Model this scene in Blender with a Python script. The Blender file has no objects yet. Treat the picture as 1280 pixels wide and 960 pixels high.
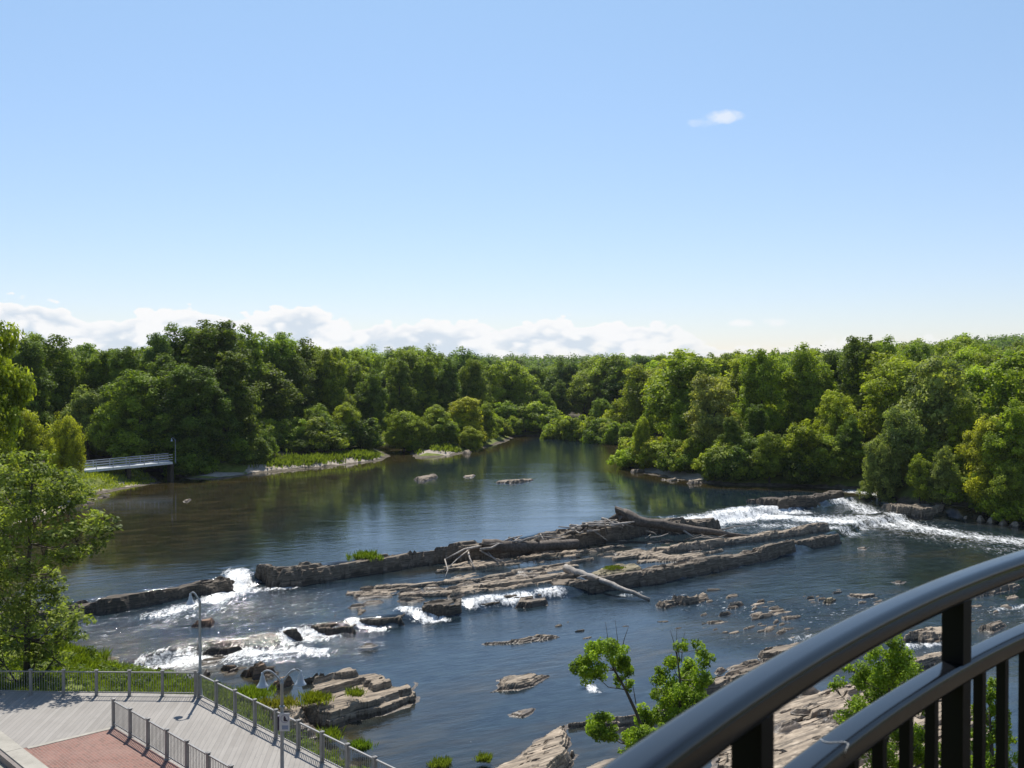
import bpy, math, random
import numpy as np
from mathutils import Vector
rad = math.radians
SC = bpy.context.scene
COL = SC.collection
RNG = np.random.default_rng(7)
random.seed(7)

# ------------------------------------------------------------------ camera constants (photo 1280 x 960)
F = 1250.0
CZ = 17.4                     # eye height above the lower pool
PITCH = math.atan(18 / F)     # looking slightly down
cp, sp = math.cos(PITCH), math.sin(PITCH)
L0, L1, L2 = 0.0, 0.65, 1.3   # water levels: lower pool, between the ledges, above the falls
DECK = 3.2

def ray(u, v):
    rx, ry = (u - 640) / F, (480 - v) / F
    return np.array([rx, cp + ry * sp, -sp + ry * cp])

def P(u, v, z):               # where the sight line meets level z
    r = ray(u, v)
    t = (z - CZ) / r[2]
    return np.array([r[0] * t, r[1] * t, z])

def Q(u, v, d):               # point at distance d in front
    r = ray(u, v)
    t = d / r[1]
    return np.array([r[0] * t, d, CZ + r[2] * t])

# ------------------------------------------------------------------ numpy noise
def _h(ix, iy, seed):
    n = (ix * 374761393 + iy * 668265263 + seed * 974711) & 0xFFFFFFFF
    n = ((n ^ (n >> 13)) * 1274126177) & 0xFFFFFFFF
    n = (n ^ (n >> 16)) & 0xFFFF
    return n / 65535.0

def vnoise(x, y, seed=0):
    x = np.asarray(x, float); y = np.asarray(y, float)
    ix = np.floor(x).astype(np.int64); iy = np.floor(y).astype(np.int64)
    fx = x - ix; fy = y - iy
    fx = fx * fx * fx * (fx * (fx * 6 - 15) + 10); fy = fy * fy * fy * (fy * (fy * 6 - 15) + 10)
    a = _h(ix, iy, seed); b = _h(ix + 1, iy, seed); c = _h(ix, iy + 1, seed); d = _h(ix + 1, iy + 1, seed)
    return (a * (1 - fx) + b * fx) * (1 - fy) + (c * (1 - fx) + d * fx) * fy

def fbm(x, y, seed=0, octv=4, rough=.5):
    s = 0; a = 1; t = 0
    for k in range(octv):
        s = s + a * (vnoise(x * 2 ** k + 17.3 * k, y * 2 ** k + 9.1 * k, seed + k) * 2 - 1); t += a; a *= rough
    return s / t

def sstep(a, b, x):
    t = np.clip((x - a) / (b - a), 0, 1)
    return t * t * (3 - 2 * t)

def seg_dist(px, py, a, b):
    ax, ay = a[0], a[1]; bx, by = b[0], b[1]
    dx, dy = bx - ax, by - ay
    l2 = dx * dx + dy * dy + 1e-12
    t = np.clip(((px - ax) * dx + (py - ay) * dy) / l2, 0, 1)
    return np.hypot(px - (ax + t * dx), py - (ay + t * dy))

def line_dist(px, py, pts):
    d = np.full(np.shape(px), 1e9)
    for a, b in zip(pts[:-1], pts[1:]):
        d = np.minimum(d, seg_dist(px, py, a, b))
    return d

def poly_sd(px, py, poly):    # + inside
    n = len(poly)
    d = line_dist(px, py, list(poly) + [poly[0]])
    ins = np.zeros(np.shape(px), bool)
    for i in range(n):
        x1, y1 = poly[i][0], poly[i][1]; x2, y2 = poly[(i + 1) % n][0], poly[(i + 1) % n][1]
        if y1 == y2: continue
        c = ((y1 > py) != (y2 > py)) & (px < (x2 - x1) * (py - y1) / (y2 - y1) + x1)
        ins ^= c
    return np.where(ins, d, -d)

# ------------------------------------------------------------------ mesh helpers
def mesh_np(name, V, Fc, mat=None, smooth=False, attrs=None):
    V = np.asarray(V, np.float32); Fc = np.asarray(Fc, np.int32)
    me = bpy.data.meshes.new(name)
    k = Fc.shape[1]
    me.vertices.add(len(V)); me.vertices.foreach_set('co', V.ravel())
    me.loops.add(Fc.size); me.loops.foreach_set('vertex_index', Fc.ravel())
    me.polygons.add(len(Fc))
    me.polygons.foreach_set('loop_start', np.arange(0, Fc.size, k, dtype=np.int32))
    me.polygons.foreach_set('loop_total', np.full(len(Fc), k, np.int32))
    me.polygons.foreach_set('use_smooth', np.full(len(Fc), smooth, bool))
    for an, av in (attrs or {}).items():
        at = me.attributes.new(an, 'FLOAT', 'POINT'); at.data.foreach_set('value', np.asarray(av, np.float32))
    me.update(calc_edges=True)
    if mat: me.materials.append(mat)
    return me

class MB:
    """collects boxes, tubes and prisms into ONE mesh"""
    def __init__(s): s.v = []; s.f = []; s.sm = []
    def add(s, vs, fs, smooth=False):
        o = len(s.v); s.v += [tuple(map(float, q)) for q in vs]
        for f in fs: s.f.append(tuple(i + o for i in f)); s.sm.append(smooth)
        return s
    def box(s, c, size, rz=0.0, bev=0.0):
        hx, hy, hz = size[0] / 2, size[1] / 2, size[2] / 2
        ca, sa = math.cos(rz), math.sin(rz)
        vs = [(c[0] + x * ca - y * sa, c[1] + x * sa + y * ca, c[2] + z) for z in (-hz, hz) for x, y in ((-hx, -hy), (hx, -hy), (hx, hy), (-hx, hy))]
        return s.add(vs, [(3, 2, 1, 0), (4, 5, 6, 7), (0, 1, 5, 4), (1, 2, 6, 5), (2, 3, 7, 6), (3, 0, 4, 7)])
    def bar(s, a, b, w, h):          # box from a to b, w across, h tall
        a = np.array(a, float); b = np.array(b, float); d = b - a; L = np.linalg.norm(d); d = d / L
        side = np.cross(d, (0, 0, 1)); side /= np.linalg.norm(side); up = np.cross(side, d)
        vs = []
        for p in (a, b):
            for x, y in ((-1, -1), (1, -1), (1, 1), (-1, 1)): vs.append(p + side * x * w / 2 + up * y * h / 2)
        return s.add(vs, [(0, 1, 2, 3), (7, 6, 5, 4), (1, 0, 4, 5), (2, 1, 5, 6), (3, 2, 6, 7), (0, 3, 7, 4)])
    def tube(s, path, radii, n=8, cap=True, jit=0.0, rng=None):
        path = [np.array(p, float) for p in path]; m = len(path)
        if np.isscalar(radii): radii = [radii] * m
        vs = []; ref = np.array((0.31, 0.2, 0.93))
        for i, p in enumerate(path):
            d = path[min(i + 1, m - 1)] - path[max(i - 1, 0)]; d = d / (np.linalg.norm(d) + 1e-9)
            if abs(d.dot(ref)) > .95: ref = np.array((1., 0.1, 0.))
            e1 = np.cross(d, ref); e1 /= np.linalg.norm(e1); e2 = np.cross(d, e1)
            ref = -np.cross(d, e1) if False else ref
            for k in range(n):
                a = 2 * math.pi * k / n
                r = radii[i] * (1 + (rng.uniform(-jit, jit) if rng is not None else 0))
                vs.append(p + r * (math.cos(a) * e1 + math.sin(a) * e2))
        fs = [(i * n + k, i * n + (k + 1) % n, (i + 1) * n + (k + 1) % n, (i + 1) * n + k) for i in range(m - 1) for k in range(n)]
        if cap: fs += [tuple(range(n - 1, -1, -1)), tuple((m - 1) * n + k for k in range(n))]
        return s.add(vs, fs, True)
    def lathe(s, c, prof, n=16):     # prof: (r, z)
        vs = [(c[0] + r * math.cos(2 * math.pi * k / n), c[1] + r * math.sin(2 * math.pi * k / n), c[2] + z) for r, z in prof for k in range(n)]
        fs = [(i * n + k, i * n + (k + 1) % n, (i + 1) * n + (k + 1) % n, (i + 1) * n + k) for i in range(len(prof) - 1) for k in range(n)]
        return s.add(vs, fs, True)
    def prism(s, poly, z0, z1):
        n = len(poly)
        vs = [(p[0], p[1], z0) for p in poly] + [(p[0], p[1], z1) for p in poly]
        ar = sum(poly[i][0] * poly[(i + 1) % n][1] - poly[(i + 1) % n][0] * poly[i][1] for i in range(n))
        fs = [tuple(range(n, 2 * n)), tuple(range(n - 1, -1, -1))] + [(i, (i + 1) % n, n + (i + 1) % n, n + i) for i in range(n)]
        if ar < 0: fs = [f[::-1] for f in fs]
        return s.add(vs, fs)
    def mesh(s, name, mat):
        me = bpy.data.meshes.new(name); me.from_pydata(s.v, [], s.f); me.update()
        me.polygons.foreach_set('use_smooth', s.sm)
        if mat: me.materials.append(mat)
        return me
    def build(s, name, mat, parent=None):
        return obj(name, s.mesh(name, mat), parent)

def obj(name, me, parent=None, loc=None):
    o = bpy.data.objects.new(name, me); COL.objects.link(o)
    if parent is not None: o.parent = parent
    if loc is not None: o.location = loc
    return o

def tag(o, label=None, cat=None, group=None, kind=None):
    if label: o['label'] = label
    if cat: o['category'] = cat
    if group: o['group'] = group
    if kind: o['kind'] = kind
    return o

def thing(name, label, cat, loc=(0, 0, 0), group=None):
    o = bpy.data.objects.new(name, None); COL.objects.link(o); o.location = loc; o.empty_display_size = .3
    return tag(o, label, cat, group)

def dup(root, loc, rz=0.0, scale=(1, 1, 1), label=None, group=None, color=None):
    c = root.copy(); COL.objects.link(c); c.location = loc; c.rotation_euler = (0, 0, rz); c.scale = scale
    if label: c['label'] = label
    if group: c['group'] = group
    for ch in root.children:
        k = ch.copy(); COL.objects.link(k); k.parent = c
        if color is not None: k.color = color
    return c

# ------------------------------------------------------------------ node helpers
class NT:
    def __init__(s, mat):
        s.t = mat.node_tree; s.t.nodes.clear()
    def n(s, typ, **kw):
        nd = s.t.nodes.new(typ)
        for k, v in kw.items():
            if hasattr(nd, k) and not k.startswith('i_'): setattr(nd, k, v)
        return nd
    def link(s, a, b): s.t.links.new(a, b)
    def val(s, sock, x):
        if isinstance(x, bpy.types.NodeSocket): s.link(x, sock)
        elif x is not None: sock.default_value = x
    def math(s, op, a, b=None, c=None, clamp=False):
        nd = s.n('ShaderNodeMath', operation=op, use_clamp=clamp)
        s.val(nd.inputs[0], a); s.val(nd.inputs[1], b)
        if c is not None: s.val(nd.inputs[2], c)
        return nd.outputs[0]
    def mapr(s, x, a, b, c=0.0, d=1.0, smooth=False):
        nd = s.n('ShaderNodeMapRange'); nd.interpolation_type = 'SMOOTHSTEP' if smooth else 'LINEAR'
        s.val(nd.inputs[0], x)
        for i, q in enumerate((a, b, c, d)): s.val(nd.inputs[1 + i], q)
        return nd.outputs[0]
    def mix(s, f, a, b, mode='MIX'):
        nd = s.n('ShaderNodeMix', data_type='RGBA', blend_type=mode)
        s.val(nd.inputs[0], f); s.val(nd.inputs[6], a); s.val(nd.inputs[7], b)
        return nd.outputs[2]
    def noise(s, vec, scale, detail=4, rough=.55, dist=0.0, out=0):
        nd = s.n('ShaderNodeTexNoise'); nd.inputs['Scale'].default_value = scale; nd.inputs['Detail'].default_value = detail
        nd.inputs['Roughness'].default_value = rough; nd.inputs['Distortion'].default_value = dist
        if vec is not None: s.link(vec, nd.inputs['Vector'])
        return nd.outputs[out]
    def mapping(s, vec, scale=(1, 1, 1), rot=(0, 0, 0), loc=(0, 0, 0)):
        nd = s.n('ShaderNodeMapping'); s.link(vec, nd.inputs[0])
        nd.inputs['Scale'].default_value = scale; nd.inputs['Rotation'].default_value = rot; nd.inputs['Location'].default_value = loc
        return nd.outputs[0]
    def attr(s, name, out='Fac'):
        nd = s.n('ShaderNodeAttribute'); nd.attribute_name = name
        return nd.outputs[out]
    def bump(s, h, strength=.3, dist=.05, nrm=None):
        nd = s.n('ShaderNodeBump'); s.val(nd.inputs['Strength'], strength); nd.inputs['Distance'].default_value = dist
        s.link(h, nd.inputs['Height'])
        if nrm is not None: s.link(nrm, nd.inputs['Normal'])
        return nd.outputs[0]
    def principled(s, color, rough=.8, normal=None, spec=.5, **kw):
        nd = s.n('ShaderNodeBsdfPrincipled')
        s.val(nd.inputs['Base Color'], color); s.val(nd.inputs['Roughness'], rough)
        s.val(nd.inputs['Specular IOR Level'], spec)
        if normal is not None: s.link(normal, nd.inputs['Normal'])
        for k, v in kw.items(): s.val(nd.inputs[k], v)
        out = s.n('ShaderNodeOutputMaterial'); s.link(nd.outputs[0], out.inputs[0])
        return nd
    def pos(s): return s.n('ShaderNodeNewGeometry').outputs['Position']
    def sep(s, v):
        nd = s.n('ShaderNodeSeparateXYZ'); s.link(v, nd.inputs[0]); return nd.outputs
    def comb(s, x, y, z):
        nd = s.n('ShaderNodeCombineXYZ'); s.val(nd.inputs[0], x); s.val(nd.inputs[1], y); s.val(nd.inputs[2], z); return nd.outputs[0]

def new_mat(name):
    m = bpy.data.materials.new(name); m.use_nodes = True
    return m, NT(m)

def rgb(r, g, b): return (r, g, b, 1.0)

STRIKE = rad(37)      # compass of the rock ledges in plan

# ------------------------------------------------------------------ materials
def mat_rock():
    m, t = new_mat('shale_rock')
    p = t.pos(); oc = t.n('ShaderNodeObjectInfo').outputs['Color']
    al = t.mapping(p, rot=(0, 0, -STRIKE))
    st = t.mapping(al, scale=(.22, 2.4, 7.0))
    n1 = t.noise(st, 1.6, 6, .65)
    n2 = t.noise(t.mapping(al, scale=(.5, 1.6, 2.2)), 2.6, 6, .62)
    n3 = t.noise(p, 14, 4, .6)
    c = t.mix(t.mapr(n1, .34, .68), rgb(.115, .092, .068), rgb(.365, .290, .210))
    c = t.mix(t.mapr(n2, .52, .72, 0, .8), c, rgb(.49, .405, .305))
    c = t.mix(t.mapr(n2, .30, .42, .8, 0), c, rgb(.085, .072, .058)); c = t.mix(t.mapr(t.noise(t.mapping(al, scale=(.16, 3.2, 9)), 2.2, 5, .6), .55, .61, 0, .8), c, rgb(.06, .051, .041))
    c = t.mix(t.mapr(n3, .55, .75, 0, .35), c, rgb(.20, .19, .13))
    c = t.mix(1.0, c, oc, 'MULTIPLY')
    w = t.attr('wet')
    wn = t.math('ADD', w, t.math('MULTIPLY', t.math('SUBTRACT', n2, .5), .8), clamp=True)
    wet = t.mapr(wn, .35, .7, 0, 1, True)
    c = t.mix(wet, c, t.mix(1.0, c, rgb(.36, .33, .30), 'MULTIPLY'))
    h = t.math('ADD', t.math('MULTIPLY', n1, 1.0), t.math('MULTIPLY', n3, .35))
    nb = t.bump(h, .65, .07)
    t.principled(c, t.mapr(wet, 0, 1, .9, .42), nb, spec=.35)
    return m

def mat_ground():
    m, t = new_mat('ground_cover')
    p = t.pos()
    n1 = t.noise(p, .12, 5, .6); n2 = t.noise(p, 1.3, 6, .65); n3 = t.noise(p, 7, 4, .6)
    grass = t.mix(t.mapr(n2, .35, .68), rgb(.085, .115, .022), rgb(.20, .215, .045))
    grass = t.mix(t.mapr(n1, .45, .65, 0, .6), grass, rgb(.12, .16, .035))
    dirt = t.mix(t.mapr(n2, .3, .7), rgb(.05, .042, .028), rgb(.10, .085, .055))
    sand = t.mix(t.mapr(n2, .3, .7), rgb(.26, .225, .18), rgb(.46, .40, .33))
    sand = t.mix(t.mapr(n3, .55, .7, 0, .5), sand, rgb(.16, .135, .10))
    f = t.attr('forest'); s = t.attr('sand')
    c = t.mix(t.mapr(t.math('ADD', f, t.math('MULTIPLY', t.math('SUBTRACT', n2, .5), .7)), .4, .6), grass, dirt)
    c = t.mix(t.mapr(t.math('ADD', s, t.math('MULTIPLY', t.math('SUBTRACT', n2, .5), .5)), .42, .58), c, sand)
    c = t.mix(t.mapr(t.math('ADD', t.attr('mud'), t.math('MULTIPLY', t.math('SUBTRACT', n3, .5), .8)), .4, .6), c, t.mix(t.mapr(n2, .35, .65), rgb(.055, .045, .032), rgb(.16, .135, .10)))
    nb = t.bump(t.math('ADD', n2, t.math('MULTIPLY', n3, .5)), .6, .25)
    t.principled(c, .95, nb, spec=.15)
    return m

def mat_water():
    m, t = new_mat('river_water')
    p = t.pos()
    chop = t.attr('chop'); foam = t.attr('foam'); shal = t.attr('shallow')
    al = t.mapping(p, rot=(0, 0, -rad(28)))
    n1 = t.noise(t.mapping(al, scale=(.55, 1.5, 1)), 1.15, 3, .55, .3)
    n2 = t.noise(t.mapping(al, scale=(.7, 1.5, 1)), 4.6, 4, .6)
    n0 = t.noise(t.mapping(al, scale=(.5, 1.6, 1)), .30, 3, .5, .6)
    streak = t.noise(t.mapping(p, scale=(.10, .55, 1), rot=(0, 0, rad(4))), .55, 4, .6, .5)
    h = t.math('ADD', t.math('MULTIPLY', n1, .9), t.math('MULTIPLY', n2, t.math('ADD', t.math('MULTIPLY', chop, .50), .30)))
    h = t.math('ADD', h, t.math('MULTIPLY', n0, .8))
    amp = t.math('ADD', t.math('MULTIPLY', chop, 1.0), t.mapr(streak, .42, .68, .02, .11))
    nb = t.bump(h, amp, .17)
    # deep water tinted blue to add to its sky reflection; shallows show brown bed
    bed = t.mix(t.mapr(t.noise(p, .9, 5, .6), .38, .66), rgb(.006, .012, .018), rgb(.018, .030, .036))
    bed2 = t.mix(t.mapr(t.noise(t.mapping(al, scale=(.25, 1, 1)), 1.2, 5, .65), .42, .62), rgb(.018, .015, .006), rgb(.060, .046, .020))
    c = t.mix(shal, bed, bed2)
    # foam
    fn = t.noise(t.mapping(p, scale=(1.5, .55, 1), rot=(0, 0, rad(-30))), 1.9, 7, .68, 1.0)
    fn2 = t.noise(p, 7.5, 3, .6)
    fx = t.math('ADD', foam, t.math('MULTIPLY', t.math('SUBTRACT', fn, .5), 2.3))
    fx = t.math('ADD', fx, t.math('MULTIPLY', t.math('SUBTRACT', fn2, .5), .45))
    fm = t.math('MULTIPLY', t.mapr(fx, .46, 1.12, 0, 1), t.mapr(fn2, .25, .6, .62, 1))
    # breaking crests on choppy water
    cr = t.noise(t.mapping(al, scale=(.6, 1.6, 1)), 2.8, 4, .6, .4)
    cr = t.math('ADD', cr, t.math('MULTIPLY', chop, .10))
    cm = t.math('MULTIPLY', t.mapr(cr, .675, .76, 0, .7, True), t.mapr(chop, .3, .85))
    fm = t.math('MAXIMUM', fm, cm)
    c = t.mix(fm, c, rgb(.84, .85, .84))
    ro = t.math('ADD', t.mapr(chop, 0, 1, .03, .07), t.math('MULTIPLY', fm, .6))
    t.principled(c, ro, nb, spec=.75, IOR=1.33)
    return m

def mat_leaf(name, trans=.42):
    m, t = new_mat(name)
    oc = t.n('ShaderNodeObjectInfo').outputs['Color']; tint = t.attr('tint')
    c = t.mix(1.0, oc, t.mix(tint, rgb(.42, .48, .46), rgb(1.75, 1.66, 1.2)), 'MULTIPLY')
    d = t.n('ShaderNodeBsdfPrincipled'); t.link(c, d.inputs['Base Color']); d.inputs['Roughness'].default_value = .6
    d.inputs['Specular IOR Level'].default_value = .16
    tr = t.n('ShaderNodeBsdfTranslucent'); t.link(t.mix(1.0, c, rgb(1.35, 1.4, .6), 'MULTIPLY'), tr.inputs[0])
    mx = t.n('ShaderNodeMixShader'); mx.inputs[0].default_value = trans
    t.link(d.outputs[0], mx.inputs[1]); t.link(tr.outputs[0], mx.inputs[2])
    o = t.n('ShaderNodeOutputMaterial'); t.link(mx.outputs[0], o.inputs[0])
    return m

def mat_wood(name, a, b, rough=.85):
    m, t = new_mat(name)
    g = t.n('ShaderNodeTexCoord').outputs['Object']
    n = t.noise(g, 5, 6, .65); n2 = t.noise(g, .9, 4, .6)
    c = t.mix(t.mapr(n, .3, .7), rgb(*a), rgb(*b)); c = t.mix(t.mapr(n2, .45, .6, 0, .45), c, rgb(*a))
    t.principled(c, rough, t.bump(n, .5, .05), spec=.25)
    return m

def mat_paint(name, c, rough=.4, metal=0.0, var=.15, spec=.5):
    m, t = new_mat(name)
    p = t.pos(); n = t.noise(p, 3.5, 4, .6)
    cc = t.mix(t.mapr(n, .3, .7), rgb(*[q * (1 - var) for q in c]), rgb(*[min(1, q * (1 + var)) for q in c]))
    t.principled(cc, rough, None, spec=spec, Metallic=metal)
    return m

def mat_boards():
    m, t = new_mat('composite_boards')
    p = t.pos(); r = t.mapping(p, rot=(0, 0, rad(-5.5)))
    x = t.sep(r)[0]
    u = t.math('DIVIDE', x, .19)
    fr = t.math('FRACT', u); idx = t.math('FLOOR', u)
    wn = t.n('ShaderNodeTexWhiteNoise', noise_dimensions='1D'); t.link(idx, wn.inputs['W'])
    n = t.noise(t.mapping(r, scale=(4, .5, 1)), 2.5, 5, .6); n2 = t.noise(p, .35, 4, .6)
    c = t.mix(t.mapr(wn.outputs[0], 0, 1), rgb(.235, .215, .19), rgb(.305, .282, .252))
    c = t.mix(t.mapr(n, .35, .7, 0, .35), c, rgb(.17, .16, .145))
    c = t.mix(t.mapr(n2, .42, .65, 0, .45), c, rgb(.33, .305, .275)); n7 = t.noise(p, 1.3, 5, .7); c = t.mix(t.mapr(n7, .58, .72, 0, .35), c, rgb(.16, .15, .13))
    gap = t.math('MAXIMUM', t.mapr(fr, 0, .10, 1, 0), t.mapr(fr, .90, 1, 0, 1))
    c = t.mix(t.math('MULTIPLY', gap, .55), c, rgb(.15, .145, .14))
    t.principled(c, .75, t.bump(t.math('SUBTRACT', 1, gap), .5, .01), spec=.3)
    return m

def mat_bricks():
    m, t = new_mat('brick_pavers')
    p = t.pos(); r = t.mapping(p, rot=(0, 0, rad(46)))
    b = t.n('ShaderNodeTexBrick'); t.link(r, b.inputs[0])
    b.inputs['Color1'].default_value = rgb(.25, .115, .09); b.inputs['Color2'].default_value = rgb(.16, .085, .07); b.inputs['Mortar'].default_value = rgb(.25, .18, .14)
    b.inputs['Scale'].default_value = 1; b.inputs['Mortar Size'].default_value = .012; b.inputs['Brick Width'].default_value = .22; b.inputs['Row Height'].default_value = .11
    n = t.noise(p, 1.1, 5, .65)
    c = t.mix(t.mapr(n, .4, .66, 0, .5), b.outputs[0], rgb(.30, .19, .155)); n5 = t.noise(p, 9, 3, .6); c = t.mix(t.mapr(n5, .5, .7, 0, .45), c, rgb(.17, .10, .08))
    t.principled(c, .85, t.bump(b.outputs[1], -.3, .01), spec=.25)
    return m

def mat_concrete(name, c, sc=2.0):
    m, t = new_mat(name)
    p = t.pos(); n = t.noise(p, sc, 6, .65); n2 = t.noise(p, sc * 14, 3, .6)
    cc = t.mix(t.mapr(n, .3, .7), rgb(*[q * .8 for q in c]), rgb(*[q * 1.12 for q in c]))
    cc = t.mix(t.mapr(n2, .55, .75, 0, .5), cc, rgb(*[q * .55 for q in c]))
    t.principled(cc, .9, t.bump(n2, .4, .02), spec=.25)
    return m

ROCK = mat_rock(); GROUND = mat_ground(); WATER = mat_water()
LEAF = mat_leaf('leaves'); WEED = mat_leaf('weed_leaves', .45)
BARK = mat_wood('bark', (.035, .028, .021), (.10, .082, .062))
BARKG = mat_wood('grey_bark', (.06, .05, .04), (.16, .135, .11))
DRIFT = mat_wood('bleached_wood', (.20, .175, .15), (.50, .455, .40))
DRIFTD = mat_wood('dark_driftwood', (.045, .037, .030), (.20, .165, .135))
GREYP = mat_paint('grey_fence_paint', (.235, .225, .21), .45)
POLEP = mat_paint('grey_lamp_paint', (.27, .29, .31), .4)
BELLP = mat_paint('pale_lamp_bell', (.42, .47, .53), .35)
BRIDGEP = mat_paint('bridge_metal', (.42, .44, .46), .5)
BOARDS = mat_boards(); BRICKS = mat_bricks()
CONC = mat_concrete('pale_concrete', (.36, .335, .285)); CONCD = mat_concrete('shaded_kerb_concrete', (.23, .20, .18))  # second, darker concrete carries the shade of the kerb's outer face
ASPH = mat_concrete('sandy_asphalt', (.30, .275, .215), 3)
ASPHD = mat_concrete('dark_floor', (.05, .048, .045), 3)
BLACKP, _t = new_mat('black_rail_paint')
_n = _t.noise(_t.pos(), 320, 2, .5); _n2 = _t.noise(_t.pos(), 9, 4, .6)
_t.principled(rgb(.005, .006, .008), _t.mapr(_n2, .3, .7, .15, .22), _t.bump(_n, .05, .0004), spec=.40)
BLACKM, _t = new_mat('black_post_paint')
_t.principled(rgb(.010, .009, .008), .5, None, spec=.22)
WHITEM = mat_paint('white_mark', (.72, .72, .70), .6)
SIGNW = mat_paint('white_sign_panel', (.55, .54, .57), .45, var=.04)
SIGND = mat_paint('dark_purple_print', (.03, .02, .06), .5, var=.05)
SIGNL = mat_paint('lilac_print', (.36, .32, .43), .5, var=.05)
SIGNB = mat_paint('blue_grey_print', (.22, .26, .38), .5, var=.05)

# ------------------------------------------------------------------ river outline (plan)
def W2(u, v, z=L2): return tuple(P(u, v, z)[:2])
def W0(u, v, z=L0): return tuple(P(u, v, z)[:2])
RIVER = [(-6.5, 43.2), (-9.8, 47.8), (-12.2, 51.5), (-15.5, 54.2), (-20.5, 56.8), (-26, 59.5), (-33, 61.5), (-42, 64), (-55, 68), (-62, 80), (-58, 92), (-53.5, 98.5),
         W2(60, 650), W2(125, 618), W2(165, 610), W2(203, 603.5), (-51.5, 146), (-58, 158), (-55, 160), (-49.8, 149), (-47.5, 146.5),
         W2(270, 600), W2(335, 591), W2(420, 583), W2(478, 576), W2(490, 570), W2(470, 560), W2(455, 552), W2(468, 549), W2(500, 559), W2(520, 574),
         W2(570, 569), W2(605, 561), W2(634, 552), W2(646, 545), W2(690, 545.5), W2(740, 548), W2(772, 553), W2(778, 562), W2(785, 576), W2(788, 589),
         W2(830, 597), W2(860, 602), W2(905, 606.5), W2(1000, 609), W2(1070, 612), W2(1110, 622), W0(1165, 645), W0(1210, 648), W0(1280, 657), (59, 98), (68, 84), (85, 68), (110, 55),
         (110, 30), (60, 34), (44, 37), (30, 38.5), (18, 40.5), (8, 42.5), (2, 42), (-4, 41)]

A_PX = [(-140, 785), (0, 768), (100, 762), (190, 748), (285, 731), (320, 722), (450, 705), (600, 688), (720, 664), (800, 656), (880, 652), (950, 640), (1000, 634), (1060, 626), (1110, 624), (1160, 634), (1200, 641)]
B_PX = [(-140, 870), (150, 838), (220, 818), (280, 809), (350, 799), (400, 788), (480, 779), (560, 766), (640, 752), (700, 743), (780, 729), (850, 719), (950, 697), (1010, 684), (1050, 668), (1085, 655), (1140, 645), (1200, 646)]
A_W = np.array([P(u, v - (6 if u < 300 else 2), 1.0)[:2] for u, v in A_PX]); B_W = np.array([P(u, v, .3)[:2] + (0, .9) for u, v in B_PX])

def yA(x): return np.interp(x, A_W[:, 0], A_W[:, 1])
def yB(x): return np.interp(x, B_W[:, 0], B_W[:, 1])
def level(x, y):
    wob = .5 * fbm(x / 1.7, y / 1.7, 5, 3)
    return L1 * sstep(-1.6, .2, y - yB(x) + wob) + (L2 - L1) * sstep(-1.7, .2, y - yA(x) + wob)

def grid(xs, ys):
    X, Y = np.meshgrid(xs, ys)
    nx, ny = len(xs), len(ys)
    i = np.arange(nx - 1)[None, :] + nx * np.arange(ny - 1)[:, None]
    i = i.ravel()
    return X.ravel(), Y.ravel(), np.stack([i, i + 1, i + 1 + nx, i + nx], 1)

def axis(a, b, st, lo, hi, g=1.18):
    c = list(np.arange(a, b + 1e-6, st)); s = st
    while c[-1] < hi: s *= g; c.append(c[-1] + s)
    s = st; pre = []
    q = c[0]
    while q > lo: s *= g; q -= s; pre.append(q)
    return np.array(pre[::-1] + c)

SANDBARS = [([(-38, 157.5), (-30, 170), (-23.5, 179)], 4.0, .9), ([(-19.5, 187.5), (-14, 190), (-9.5, 190)], 3.0, .8), ([(-27, 201), (-25, 212)], 4, .5),
            ([W2(0, 664), W2(60, 648), W2(125, 616)], 1.6, .45), ([W2(170, 608), W2(208, 601)], 1.9, .4), ([(-46, 150.5), (-43, 152)], 2.0, .4),
            ([W2(795, 588), W2(830, 595), W2(858, 600)], 2.2, .6), ([W0(1200, 644), W0(1285, 655)], 2.0, .4), ([W2(690, 544), W2(765, 549)], 2.0, .4)]

def ground_z(x, y):
    x = np.asarray(x, float); y = np.asarray(y, float)
    sd = -poly_sd(x, y, RIVER)                       # + on land
    lv = level(x, y)
    n = fbm(x / 9, y / 9, 31, 4)
    land = np.clip(sd, 0, None)
    right = sstep(0, 30, x - .25 * y + 5) * sstep(60, 110, y)
    bank = 1.55 * sstep(0, 4.5, land) + 1.2 * sstep(3, 16, land) + right * (1.0 * sstep(0, 5, land) + .022 * np.clip(land - 4, 0, 130))
    z = lv * sstep(40, 0, land) + .2 * (1 - sstep(40, 0, land)) + bank + .35 * n * sstep(0, 6, land)
    for pts, r, h in SANDBARS:
        d = line_dist(x, y, pts); k = sstep(r + 3, r, d) * (sd > 0)
        z = z * (1 - k) + k * (lv + h * sstep(0, 4.2, land) + .28 * fbm(x / 2.6, y / 2.6, 41, 3) * sstep(0, 1.5, land))
    r = np.hypot(x, y)
    hill = sstep(330, 950, r) * (9 + 13 * fbm(x / 210, y / 260, 77, 3)) * (y > -50)
    hill = hill + 5 * sstep(.28, .55, x / np.maximum(y, 1)) * sstep(170, 420, r) * (y > 0)
    z = z + hill
    bed = lv - 1.1 * sstep(0, 5, -sd) - .25
    z = np.where(sd > 0, z, bed + .25 * sstep(1.0, 0, -sd))
    # made ground under the boardwalk and below the building
    near = sstep(37, 30, y) * (sd > -2)
    z = z * (1 - near) + near * np.maximum(z, 2.6)
    z = np.where((y < 46.5) & (x < 4) & (sd > 0), np.minimum(z, 2.85), z)
    return z, sd

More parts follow.
